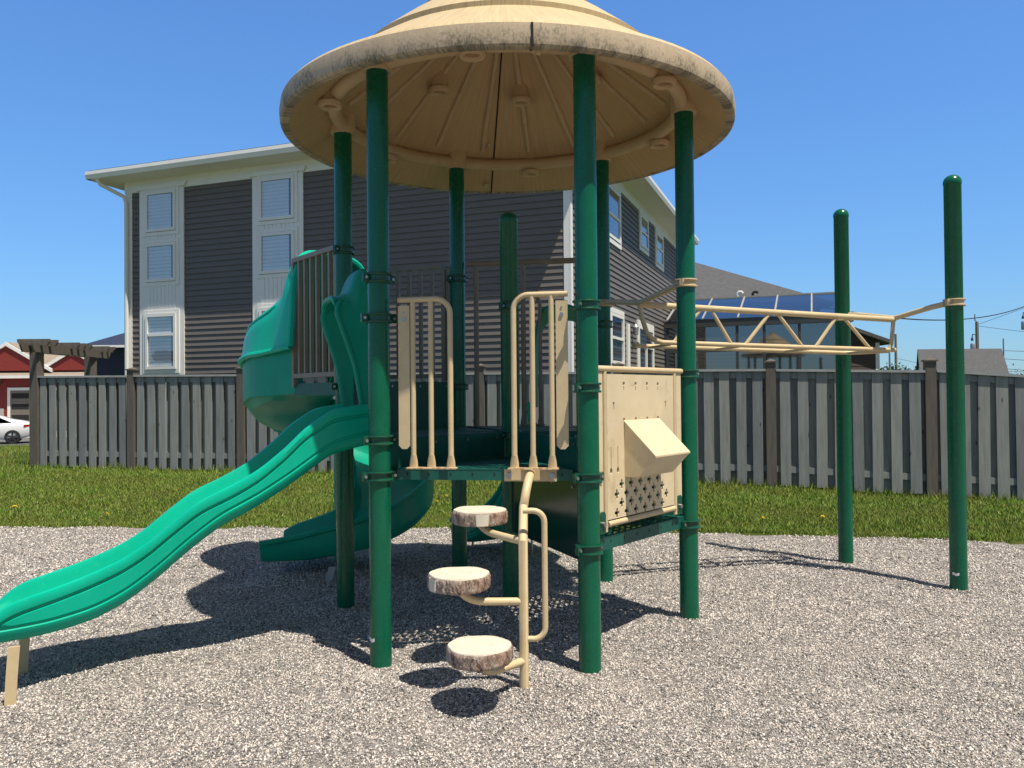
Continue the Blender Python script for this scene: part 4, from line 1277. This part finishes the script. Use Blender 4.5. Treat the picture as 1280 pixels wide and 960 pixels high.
# rear and upper rails (tan paint with the roof's shade put into the colour)
def bar_rail(a, b, zb, zt, n, m, name='railing', w=.028, posts=True, bottom=True):
    t = MB(); e = (b - a)
    t.bar(V(a.x, a.y, zt), V(b.x, b.y, zt), .045, .035)
    r_ = t.build(name, m, play, sharp=None)
    if bottom:
        t = MB(); t.bar(V(a.x, a.y, zb + .09), V(b.x, b.y, zb + .09), .04, .035); t.build('bottom_rail', m, r_, sharp=None)
    for i in range(n):
        f = (i + .5) / n if not posts else i / (n - 1)
        q = a.lerp(b, f)
        t = MB(); edge = posts and i in (0, n - 1)
        t.bar(V(q.x, q.y, zb if edge or not bottom else zb + .105), V(q.x, q.y, zt - .0175), w * (1.35 if edge else 1), w * (1.35 if edge else 1), tuple(e.normalized()))
        t.build('bar', m, r_, sharp=None)
    return r_
dl = (QL - PL).normalized(); dr_ = (QR - PBL).normalized()
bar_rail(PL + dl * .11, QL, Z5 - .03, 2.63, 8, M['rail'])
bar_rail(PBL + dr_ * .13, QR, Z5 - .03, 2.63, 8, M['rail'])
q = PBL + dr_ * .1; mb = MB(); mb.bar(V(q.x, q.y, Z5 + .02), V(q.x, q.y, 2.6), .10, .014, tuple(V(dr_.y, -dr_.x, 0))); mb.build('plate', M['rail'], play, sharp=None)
be = (PBR - PBL).normalized()
mb = MB(); a, b = PBL + be * .09, PBR - be * .09
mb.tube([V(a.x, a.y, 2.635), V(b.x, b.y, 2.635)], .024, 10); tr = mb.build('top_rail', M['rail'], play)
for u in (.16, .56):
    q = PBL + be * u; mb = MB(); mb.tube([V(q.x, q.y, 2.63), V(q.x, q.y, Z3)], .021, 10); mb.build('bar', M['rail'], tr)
bn_ = V(be.y, -be.x, 0)
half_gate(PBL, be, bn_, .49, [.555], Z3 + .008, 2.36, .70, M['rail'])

# activity panel between front right and right posts
AX = (PR - PF2).normalized(); AN = V(AX.y, -AX.x, 0)
if AN.y > 0: AN = -AN
pan_o = PF2 + AN * .016 + AX * .012
def clover(cx, cy, s):
    pts = []
    for k in range(32):
        a = 2 * PI * k / 32; r_ = s * (.42 + .58 * abs(math.cos(2 * a)) ** .75); pts.append((cx + r_ * math.cos(a), cy + r_ * math.sin(a) * 1.15))
    return pts
holes = []
rows = [(.895, [.245, .85]), (.955, [.31, .79]), (.83, [.31, .79])]
for r_i, zz in enumerate((.83, .885, .94, .995)):
    off = 0 if r_i % 2 == 0 else .055
    for k in range(6):
        u = .255 + off + k * .11
        if u > .9: continue
        if zz > .98 and (u < .3 or u > .82): continue
        holes.append(clover(u, zz, .0265))
for u in np.linspace(.345, .76, 4):
    holes.append([(u - .012, 1.60), (u + .012, 1.60), (u + .012, 1.585), (u + .004, 1.575), (u + .004, 1.55), (u - .004, 1.55), (u - .004, 1.575), (u - .012, 1.585)])
    holes.append([(u - .01, 1.385), (u + .01, 1.385), (u + .01, 1.37), (u - .01, 1.37)])
for u in (.23, .86): holes.append([(u - .012, 1.48), (u + .012, 1.48), (u + .006, 1.46), (u + .004, 1.44), (u - .004, 1.44), (u - .006, 1.46)])
for u in (.195, .27):
    holes.append([(u - .003, 1.1), (u - .012, 1.09), (u - .012, 1.07), (u, 1.06), (u + .012, 1.07), (u + .012, 1.09), (u + .003, 1.1), (u + .003, 1.22), (u - .003, 1.22)])
mb = MB(); mb.plate([(.155, .80), (.965, .80), (.965, 1.645), (.155, 1.645)], holes, pan_o - AN * .006, AX, V(0, 0, 1), AN * .013)
panel = mb.build('activity_panel', M['panel'], play, sharp=None)
def pp_(u, z, d=0): q = pan_o + AX * u + AN * d; return V(q.x, q.y, z)
for nm, pts, r_ in (('top_rail', [pp_(.05, 1.675), pp_(1.09, 1.675)], .018), ('bottom_rail', [pp_(.16, .775), pp_(.98, .775)], .018), ('frame_tube', [pp_(.135, 1.66), pp_(.135, .735)], .016), ('frame_tube', [pp_(.985, 1.66), pp_(.985, .735)], .016)):
    mb = MB(); mb.tube(pts, r_, 12); mb.build(nm, M['tan'], panel)
for u0, u1 in ((.062, .11), (1.01, 1.075)):
    mb = MB(); mb.prism([(u0, .79), (u1, .79), (u1, 1.655), (u0, 1.655)], pan_o - AN * .006, AX, V(0, 0, 1), AN * .012); mb.build('side_plate', M['panel'], panel, sharp=None)
for u in (.09, 1.03):
    mb = MB(); mb.prism([(u - .03, .73), (u + .03, .73), (u + .03, .84), (u + .015, .855), (u - .015, .855), (u - .03, .84)], pan_o + AN * .007, AX, V(0, 0, 1), AN * .008); mb.build('bracket', M['clamp'], panel, sharp=None)
    mb = MB(); mb.tube([pp_(u, .785, .014), pp_(u, .785, .03)], .014, 10); mb.build('bolt', M['bolt'], panel)
# wedge shaped awning box on the panel
def awning():
    ua, ub = .345, .77
    zt, zb = 1.36, 1.035
    dF = .215; zf1, zf0 = 1.155, 1.045     # projecting lip
    prof = [(.008, zt), (dF, zf1), (dF - .115, zb), (.008, zb)]
    mb = MB()
    L = [pp_(ua, z, d) for d, z in prof]; Rr = [pp_(ub, z, d) for d, z in prof]
    n = 4
    mb.add(L + Rr, [(0, 1, 2, 3), (7, 6, 5, 4), (4, 5, 1, 0), (5, 6, 2, 1), (6, 7, 3, 2), (7, 4, 0, 3)])
    aw = mb.build('awning_box', M['panel'], panel, sharp=None)
    mb = MB()
    mb.obox(pp_(ua - .006, zt + .002, .006), AX * (ub - ua + .012), (pp_(ua, zf1, dF + .004) - pp_(ua, zt, .006)), V(0, 0, .01)); mb.build('lid', M['panel'], aw, sharp=None)
awning()

# step pole with three stump steps
pole_b = V(.05, 4.235, 0)
attach = PF1 + FE * .885 + FNm * -.03
mb = MB(); mb.prism([(-.152, -.034), (.152, -.034), (.152, .034), (-.152, .034)], PF1 + FE * .885 - FNm * .057 + V(0, 0, Z1 - .036), FE, V(0, 0, 1), FNm * .012)
ladder = mb.build('mounting_plate', M['tan'], play, sharp=None)
ap = PF1 + FE * .885 - FNm * .05
for s_ in (-.125, .125):
    bm = MB(); q = PF1 + FE * (.885 + s_) - FNm * .045 + V(0, 0, Z1 - .036); bm.tube([q, q + FNm * .012], .017, 12)
    bm.build('bolt', M['bolt'], ladder)
path = [V(ap.x, ap.y, Z1 - .03), V(ap.x - .002, ap.y - .05, Z1 - .028)]
top_y = ap.y
for k in range(1, 8):
    a = R(90 - k * 12.8); rr = .16
    path.append(V(ap.x + (pole_b.x - ap.x) * (k / 8), ap.y - .06 - rr * math.cos(a) * 1.0, Z1 - .03 - rr + rr * math.sin(a)))
path += [V(pole_b.x, pole_b.y, Z1 - .33), V(pole_b.x, pole_b.y, -.3)]
mb = MB(); mb.tube(path, .0245, 16); sp = mb.build('step_pole', M['tan'], play)
hx = .112
hp = [V(pole_b.x, pole_b.y, .925), V(pole_b.x + .035, pole_b.y, .925)]
for k in range(7):
    a = R(90 - 15 * k); hp.append(V(pole_b.x + hx - .06 + .06 * math.cos(a), pole_b.y, .925 - .06 + .06 * math.sin(a)))
for k in range(7):
    a = R(-15 * k); hp.append(V(pole_b.x + hx - .06 + .06 * math.cos(a), pole_b.y, .26 + .06 + .06 * math.sin(a)))
hp += [V(pole_b.x, pole_b.y, .262)]
mb = MB(); mb.tube(hp, .0155, 12); mb.build('grab_handle', M['tan'], sp)
def stump(c, z, r_, za, seed, cut):
    q = random.Random(seed)
    n = 168; h = .078
    ph = [q.uniform(0, 6.28) for _ in range(6)]
    def ridge(x): return 1 - abs(math.sin(x)) ** .6
    def rad(a, j):
        w = .35 * math.sin(j * 1.1 + ph[4] + 4 * a) + .25 * math.sin(j * 2.3 + 9 * a + ph[5])
        b = .5 * ridge(13 * a + ph[2] + w * 1.6) + .5 * ridge(29 * a + ph[3] + w * 2.2 + math.sin(5 * a)) + .25 * math.sin(61 * a + 2.1 * j + ph[0])
        return r_ * (1 + .018 * math.sin(3 * a + ph[0]) + .012 * math.sin(7 * a + ph[1])) + (.007 - .011 * b) * (1 if 0 < j < 8 else .35)
    # arm first: it carries the step
    arm = MB()
    a0 = V(pole_b.x, pole_b.y, za); under = V(c.x, c.y, z - h + .01)
    flatd = V(c.x - a0.x, c.y - a0.y, 0)
    rise = max(under.z, za + .03) - za
    pts = [a0, a0 + flatd * .5] + [a0 + flatd * (.62 + .38 * math.sin(R(t))) + V(0, 0, rise * (1 - math.cos(R(t)))) for t in (10, 28, 46, 64, 80, 90)]
    arm.tube(pts, [.0205] * 7 + [.024], 12)
    o = arm.build('step_arm', M['tan'], sp)
    mb = MB(); vs = []; fs = []
    for j in range(9):
        zz = z - .006 - (h - .006) * j / 8
        for k in range(n):
            a = 2 * PI * k / n; rr = rad(a, j) * (.985 if j in (0, 8) else 1)
            vs.append((c.x + rr * math.cos(a), c.y + rr * math.sin(a), zz))
    for j in range(8):
        for k in range(n): fs.append((j * n + k, (j + 1) * n + k, (j + 1) * n + (k + 1) % n, j * n + (k + 1) % n))
    fs.append(tuple(8 * n + k for k in range(n - 1, -1, -1)))
    mb.add(vs, fs)
    # smooth cut patches on the bark
    b = mb.build('stump_step', M['bark'], sp, sharp=60)
    mb = MB(); vs = []; fs = []
    for f, dz in ((1, -.007), (.985, .0), (.8, .002), (.4, .0025)):
        for k in range(n):
            a = 2 * PI * k / n; rr = rad(a, 0) * .985 * f; vs.append((c.x + rr * math.cos(a), c.y + rr * math.sin(a), z + dz + .001 * math.sin(5 * a + f * 9)))
    for j in range(3):
        for k in range(n): fs.append((j * n + k, j * n + (k + 1) % n, (j + 1) * n + (k + 1) % n, (j + 1) * n + k))
    fs.append(tuple(3 * n + k for k in range(n)))
    mb.add(vs, fs); mb.build('step_top', M['stump_top'], b, sharp=60)
    mb = MB(); vs = []
    if not cut: return
    a0_, a1_ = cut
    for k in range(9):
        a = a0_ + (a1_ - a0_) * k / 8
        for f, zz in ((0, z - .008), (1, z - .03), (2, z - .07), (3, z - h + .004)):
            wv = .004 * math.sin(k * 1.9 + f)
            rr = r_ * 1.02 + .006 if 0 < k < 8 else r_ * .98
            aa = a + (.05 * f * (k / 8 - .5) * -1)
            vs.append((c.x + rr * math.cos(aa), c.y + rr * math.sin(aa), zz + wv * .3))
    mb.add(vs, [(k * 4 + f, k * 4 + f + 1, (k + 1) * 4 + f + 1, (k + 1) * 4 + f) for k in range(8) for f in range(3)])
    mb.build('bark_cut', M['stump_top'], b, sharp=None)
stump(V(-.172, 4.0, 0), .305, .158, .148, 1, None)
stump(V(-.284, 4.24, 0), .605, .158, .455, 2, (-2.75, -2.25))
stump(V(-.190, 4.60, 0), .885, .150, .765, 3, (-1.75, -1.12))

# overhead ladder from the right posts to the outer pair
def tube_part(pts, r_, name, m, parent, n=12):
    mb = MB(); mb.tube(pts, r_, n); return mb.build(name, m, parent)
m0 = (PR + PBR) / 2; m1 = (P8 + P9) / 2
za, zb = 2.275, 2.205
zA, zB = 2.20, 2.13      # top chord at each end
zl0, zl1 = 1.895, 1.855     # lower chords
ldir = (m1 - m0); ldir.z = 0; ld = ldir.normalized(); lp = V(-ld.y, ld.x, 0)
def inp_(a, b, k): return a + (b - a) * k
def L_(u, w, z): q = m0 + ldir * u + lp * w; return V(q.x, q.y, z)
top = tube_part([L_(-.005, 0, zA), L_(1.0, 0, zB)], .024, 'overhead_ladder', M['tan'], play)
def inp(a, b, k): return a + (b - a) * k
for A_, B_, z_, zm in ((PR, PBR, 2.275, zA), (P9, P8, 2.213, zB)):
    d = (B_ - A_).normalized(); a = A_ + d * .075; b = B_ - d * .075; m = (A_ + B_) / 2
    tube_part([V(a.x, a.y, z_), V(*(a.lerp(m, .25).xy), z_ - .012), V(m.x, m.y, zm + .012), V(*(b.lerp(m, .25).xy), z_ - .012), V(b.x, b.y, z_)], .022, 'crossbar', M['tan'], top)
zl0, zl1 = 1.915, 1.875
tube_part([L_(-.002, 0, zA - .01), L_(.005, 0, 2.10), L_(.022, 0, 1.985), L_(.045, 0, 1.935), L_(.075, 0, zl0), L_(.5, 0, inp_(zl0, zl1, .5)), L_(1.0, 0, zl1)], .0185, 'lower_rail', M['tan'], top)
tube_part([L_(.0, .06, zl0 - .01), L_(.03, .26, zl0 - .01), L_(.08, .3, zl0 - .01), L_(.5, .3, inp_(zl0, zl1, .5) - .01), L_(.88, .3, zl1 - .01), L_(.93, .26, zl1 - .01), L_(.985, .03, zl1 - .006)], .0175, 'lower_rail', M['tan'], top)
tube_part([L_(.995, 0, zB - .005), L_(.985, 0, zl1 + .05), L_(.972, 0, zl1)], .0165, 'end_tube', M['tan'], top)
for a, b in ((.115, .219), (.333, .257), (.383, .481), (.612, .513), (.662, .75), (.893, .783)):
    tube_part([L_(a, 0, inp_(zl0, zl1, a)), L_(b, 0, inp_(zA, zB, b) - .01)], .0145, 'diagonal', M['tan'], top, 10)
for u in (.1, .355, .635, .9):
    mb = MB(); mb.bar(L_(u, 0, inp_(zl0, zl1, u) - .012), L_(u, .3, inp_(zl0, zl1, u) - .018), .036, .016); mb.build('rung', M['tan'], top, sharp=None)

# wavy slide
WD = V(-.9, -.436, 0).normalized(); WS = V(.436, -.9, 0).normalized()   # WS points to the near side
WM = V(-1.0, 5.34, 0)
TS = [0, .054, .244, .41, .529, .69, .83, 1.012, 1.152, 1.292, 1.424, 1.602, 1.76, 1.909, 1.99, 2.06, 2.10]
TZ = [1.482, 1.48, 1.453, 1.344, 1.225, 1.097, 1.021, .940, .832, .716, .637, .566, .516, .474, .435, .37, .31]
BS = [0, .056, .246, .511, .701, .905, 1.086, 1.223, 1.393, 1.553, 1.76, 1.984, 2.10]
BZ = [1.215, 1.207, 1.164, .978, .862, .764, .630, .510, .385, .310, .263, .243, .243]
sg = np.linspace(0, 2.10, 62)
def smooth(a):
    for _ in range(2):
        b = a.copy(); b[1:-1] = .25 * a[:-2] + .5 * a[1:-1] + .25 * a[2:]; a = b
    return a
tz = np.interp(sg, TS, TZ); bz = smooth(smooth(np.interp(sg, BS, BZ))); tz = smooth(tz)
def slide_loop(W, H, bed=.055):
    half = [(W * .70, .004), (W * .86, .012), (W * .96, .04), (W * .985, .075), (W * .955, .083), (W * .955, .092), (W * .99, .10), (W * .995, H - .085), (W * .955, H - .078), (W * .955, H - .068), (W * 1.01, H - .06), (W * 1.03, H - .03), (W * 1.0, H - .006), (W * .95, H), (W * .88, H - .008), (W * .835, H - .04), (W * .80, bed + .06), (W * .72, bed + .018), (W * .5, bed)]
    other = [(-a, b) for a, b in reversed(half)]
    return half + other
secs = []
for s_, zt, zb_ in zip(sg, tz, bz):
    H = max(zt - zb_, .1)
    bed = min(.055, H - .05)
    q = WM + WD * s_
    secs.append([V(q.x, q.y, 0) + WS * a + V(0, 0, zb_ + b) for a, b in slide_loop(.276, H, bed)])
mb = MB(); mb.loft(secs); ws = mb.build('wave_slide', M['slide'], play, sharp=38)
for lx, ly, zt in ((-2.536, 4.095, .285), (-2.80, 4.64, .285)):
    mb = MB(); b0 = V(lx, ly, 0)
    secs = []
    for k in range(7):
        z = -.2 + (zt + .2) * k / 6; dx = .02 * (k / 6) ** 2
        c = b0 + V(dx, dx * .3, z); e = WD * -.026; w = WS * .026
        secs.append([c - e - w * .25, c + e - w * .25, c + e + w * .25, c - e + w * .25])
    mb.loft(secs); mb.build('leg', M['tan'], ws, sharp=None)
bm = MB()
q = WM + WD * .03 + WS * .302 + V(0, 0, 1.27)
# hood over the slide's entrance
hood = MB(); nU = 28
zbot, ztop = 1.46, 2.33
rows_ = []
def hood_reach(z):     # how far the lip reaches downslope at height z
    return float(np.interp(z, [1.46, 1.6, 1.75, 1.9, 2.0, 2.06, 2.10, 2.14, 2.2, 2.3, 2.33], [.05, .06, .10, .15, .185, .20, .19, .15, .10, .06, .05]))
U = []
W_ = .225
for k in range(nU + 1):
    t = k / nU * 2 - 1
    # superellipse arch from near foot over the top to far foot
    a = PI * (k / nU)
    x = W_ * math.copysign(abs(math.cos(a)) ** .45, math.cos(a)); z = zbot + (ztop - zbot - .12) * (abs(math.sin(a)) ** .5)
    U.append((x, z))
nS = 10
secs_o = []
for j in range(nS + 1):
    f = j / nS; sec = []
    for x, z in U:
        crown = 1 - (abs(x) / W_) ** 2
        if crown > .35: reach = .20
        else: reach = hood_reach(z)
        s_ = -.015 + (reach + .015) * f
        # roof of the hood dips to the lip and climbs to a header at the back
        lift = .15 * max(0, 1 - (f / .55) ** 3) * (max(0, (z - 1.95)) / .25 if z < 2.2 else 1)
        bulge = .022 * math.sin(PI * min(1, f * 1.1)) * (1 if z < 2.1 else .2)
        xx = x * (1 + bulge) 
        sec.append((WM + WD * s_ + WS * xx) * 1.0 + V(0, 0, z + lift - (.05 * f * f if crown > .35 else 0)))
    secs_o.append(sec)
def shell(secs, th, center):
    """thicken an open loft by th towards center line"""
    mb = MB(); ns, n = len(secs), len(secs[0])
    P = np.array([[tuple(p) for p in s_] for s_ in secs])
    du = np.gradient(P, axis=0); dvv = np.gradient(P, axis=1)
    nr = np.cross(du, dvv); nr /= np.maximum(np.linalg.norm(nr, axis=2)[..., None], 1e-9)
    c = np.array(center)
    flip = np.sign(((c - P) * nr).sum()) or 1
    Q = P + nr * flip * th
    vs = P.reshape(-1, 3).tolist() + Q.reshape(-1, 3).tolist(); m = ns * n; fs = []
    for i in range(ns - 1):
        for k in range(n - 1):
            a, b, c_, d = i * n + k, i * n + k + 1, (i + 1) * n + k + 1, (i + 1) * n + k
            fs.append((a, b, c_, d)); fs.append((m + d, m + c_, m + b, m + a))
    for i in range(ns - 1):
        for k in (0, n - 1):
            a, d = i * n + k, (i + 1) * n + k; fs.append((a, d, m + d, m + a))
    for k in range(n - 1):
        for i in (0, ns - 1):
            a, b = i * n + k, i * n + k + 1; fs.append((a, m + a, m + b, b))
    return mb.add(vs, fs)
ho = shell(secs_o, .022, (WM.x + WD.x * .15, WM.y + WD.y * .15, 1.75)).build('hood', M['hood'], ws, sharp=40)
lip = MB(); lip.tube(secs_o[-1], .016, 8); lip.build('hood_lip', M['hood'], ho)

# spiral slide
S_ = V(-1.53, 6.90, 0); h0 = R(145.3)
H0 = V(math.cos(h0), math.sin(h0), 0); RN = V(H0.y, -H0.x, 0)
RS = .47
STR, EXT = .38, .50
SCN = S_ + H0 * STR + RN * RS
TOT = R(325.3)
plen = STR + RS * TOT + EXT
def sp_path(s):
    if s < STR: return S_ + H0 * s, H0
    if s < STR + RS * TOT:
        a = math.atan2(-RN.y, -RN.x) - (s - STR) / RS
        return SCN + V(math.cos(a), math.sin(a), 0) * RS, V(math.sin(a), -math.cos(a), 0)
    a = math.atan2(-RN.y, -RN.x) - TOT
    p = SCN + V(math.cos(a), math.sin(a), 0) * RS; d = V(math.sin(a), -math.cos(a), 0)
    return p + d * (s - STR - RS * TOT), d
def sp_z(s): return float(np.interp(s, [0, .25, .7, 1.4, 2.2, 2.8, 3.15, plen], [1.60, 1.58, 1.42, 1.04, .57, .285, .215, .20]))
svals = np.linspace(0, plen, 90)
spz = smooth(smooth(smooth(np.array([sp_z(s_) for s_ in svals]))))
secs = []
for s_, z in zip(svals, spz):
    p, d = sp_path(s_); lft = V(-d.y, d.x, 0)
    ho_ = float(np.interp(s_, [0, .4, 1.0, 2.4, 3.0, plen - .1, plen], [.34, .36, .38, .36, .225, .165, .155]))
    hi_ = float(np.interp(s_, [0, .4, 1.0, 2.4, 3.0, plen - .1, plen], [.34, .30, .26, .26, .30, .17, .12]))
    o_ = .37
    prof = [(o_ * .55, -.055), (o_ * .85, -.03), (o_ * .98, .03), (o_ * 1.0, .09), (o_ * 1.02, ho_ - .05), (o_ * 1.07, ho_ - .035), (o_ * 1.08, ho_ - .008), (o_ * 1.04, ho_), (o_ * .97, ho_ - .01), (o_ * .93, .12), (o_ * .82, .035), (o_ * .4, .0),
            (-o_ * .4, .0), (-o_ * .8, .035), (-o_ * .9, .12), (-o_ * .92, hi_ - .01), (-o_ * .98, hi_), (-o_ * 1.02, hi_ - .008), (-o_ * 1.02, hi_ - .04), (-o_ * .98, .09), (-o_ * .96, .03), (-o_ * .82, -.03), (-o_ * .5, -.055)]
    secs.append([p + lft * a + V(0, 0, z + b) for a, b in prof])
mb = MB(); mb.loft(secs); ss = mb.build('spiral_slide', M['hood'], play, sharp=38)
mb = MB(); mb.tube([V(SCN.x, SCN.y, -.2), V(SCN.x, SCN.y, 1.5)], .075, 20); mb.build('column', M['hood'], ss)
# flange ribs where sections of the spiral bolt together
for s_ in (1.05, 2.15):
    i = int(s_ / plen * 89); mb = MB()
    sec = secs[i]; c = sum((q for q in sec), V(0, 0, 0)) / len(sec)
    pts = [c + (q - c) * 1.015 for q in sec[:9]] + [c + (q - c) * 1.015 for q in sec[15:]]
    pts2 = [sec[15], *sec[16:], *sec[:8]]
    mb.tube(pts2, .016, 8); mb.build('flange', M['hood'], ss)
# hood of the spiral
secs = []; nU = 26
for s_ in np.linspace(-.02, 1.16, 26):
    p, d = sp_path(max(s_, 0)); p = p + d * min(s_, 0); lft = V(-d.y, d.x, 0)
    z0 = float(np.interp(s_, [0, .5, 1.16], [1.93, 1.88, 1.72]))
    zt = float(np.interp(s_, [-.02, .03, .10, .15, .22, .45, .8, 1.1, 1.16], [2.72, 2.76, 2.73, 2.53, 2.44, 2.30, 2.07, 1.85, 1.76]))
    wd = float(np.interp(s_, [0, .1, .25, .9, 1.16], [.44, .435, .41, .39, .38]))
    sec = []
    for k in range(nU + 1):
        a = PI * k / nU
        x = wd * math.copysign(abs(math.cos(a)) ** .5, math.cos(a)); z = z0 + (zt - z0) * abs(math.sin(a)) ** .5
        fl = 1.0 + (.05 if k in (0, nU) else 0)
        sec.append(p + lft * x * fl + V(0, 0, z))
    secs.append(sec)
c_ = sp_path(.5)[0]
hd = shell(secs, .02, (c_.x, c_.y, 1.7)).build('hood', M['slide'], ss, sharp=40)
for k_, i0, i1 in ((21, 6, 20), (23, 7, 17), (5, 6, 20)):
    mb = MB(); mb.tube([secs[i][k_] for i in range(i0, i1)], [.004] + [.012] * (i1 - i0 - 2) + [.004], 8); mb.build('ridge', M['slide'], hd)
mb = MB(); mb.tube([s_[nU] for s_ in secs], .024, 8); mb.tube([s_[0] for s_ in secs], .024, 8); mb.tube(secs[0], .03, 8); mb.build('hood_lip', M['slide'], hd)
# entrance side walls below the hood
for sgn in (1, -1):
    secs = []
    for s_ in np.linspace(-.01, 1.12 if sgn == 1 else .42, 16):
        p, d = sp_path(max(s_, 0)); lft = V(-d.y, d.x, 0) * sgn
        z = float(np.interp(s_, [0, .5, 1.12], [1.555, 1.53, 1.33])); zt_ = float(np.interp(s_, [0, .5, 1.16], [1.94, 1.89, 1.73]))
        secs.append([p + lft * .368 + V(0, 0, z), p + lft * .394 + V(0, 0, z), p + lft * .40 + V(0, 0, zt_), p + lft * .376 + V(0, 0, zt_)])
    mb = MB(); mb.loft(secs); mb.build('entrance_wall', M['hood'], ss, sharp=40)
for (lx, ly) in ((-1.515, 6.55), (-1.50, 6.9)):
    mb = MB(); secs = []
    for k in range(6):
        z = -.2 + .36 * k / 5; c = V(lx + .06 * (k / 5) ** 2, ly, z)
        secs.append([c + V(-.03, -.008, 0), c + V(.03, -.008, 0), c + V(.03, .008, 0), c + V(-.03, .008, 0)])
    mb.loft(secs); mb.build('leg', M['steel'], ss, sharp=None)

# third slide leaving the back of the structure, bending left
DN = V(-be.y, be.x, 0); DM = PBL + be * .86
if DN.y < 0: DN = -DN
sg2 = np.linspace(0, 1.75, 40)
z2 = smooth(smooth(np.interp(sg2, [0, .2, .5, .9, 1.25, 1.5, 1.75], [1.21, 1.14, .84, .42, .17, .09, .07])))
secs = []; q = DM.copy(); prev = 0
for s_, zb_ in zip(sg2, z2):
    a = R(42) * min(1, s_ / 1.0); d = DN * math.cos(a) - be * math.sin(a)
    q = q + d * (s_ - prev); prev = s_
    wd = float(np.interp(s_, [0, .5, 1.2], [.27, .36, .46])); sd_ = V(d.y, -d.x, 0)
    secs.append([q + sd_ * x * -1 + V(0, 0, zb_ + b) for x, b in slide_loop(wd, .26, .06)])
mb = MB(); mb.loft(secs); ds = mb.build('curved_slide', M['slide'], play, sharp=38)
mb = MB(); secs_o = []
for f in np.linspace(0, 1, 6):
    sec = []
    for k in range(25):
        a = PI * k / 24
        x = .235 * math.copysign(abs(math.cos(a)) ** .5, math.cos(a)); z = 1.42 + (.86 - .1 * f) * abs(math.sin(a)) ** .6
        reach = .22
        sec.append(DM + DN * (.03 + reach * f) + be * x + V(0, 0, z))
    secs_o.append(sec)
q = DM + DN * .1
dh = shell(secs_o, .022, (q.x, q.y, 1.8)).build('hood', M['hood'], ds, sharp=40)
for t in (-1, 1):
    q = sum((v for v in secs[34]), V(0, 0, 0)) / len(secs[34]) + be * t * .3; mb = MB(); mb.bar(V(q.x, q.y, -.2), V(q.x, q.y, .09), .05, .014, tuple(be)); mb.build('leg', M['tan'], ds, sharp=None)
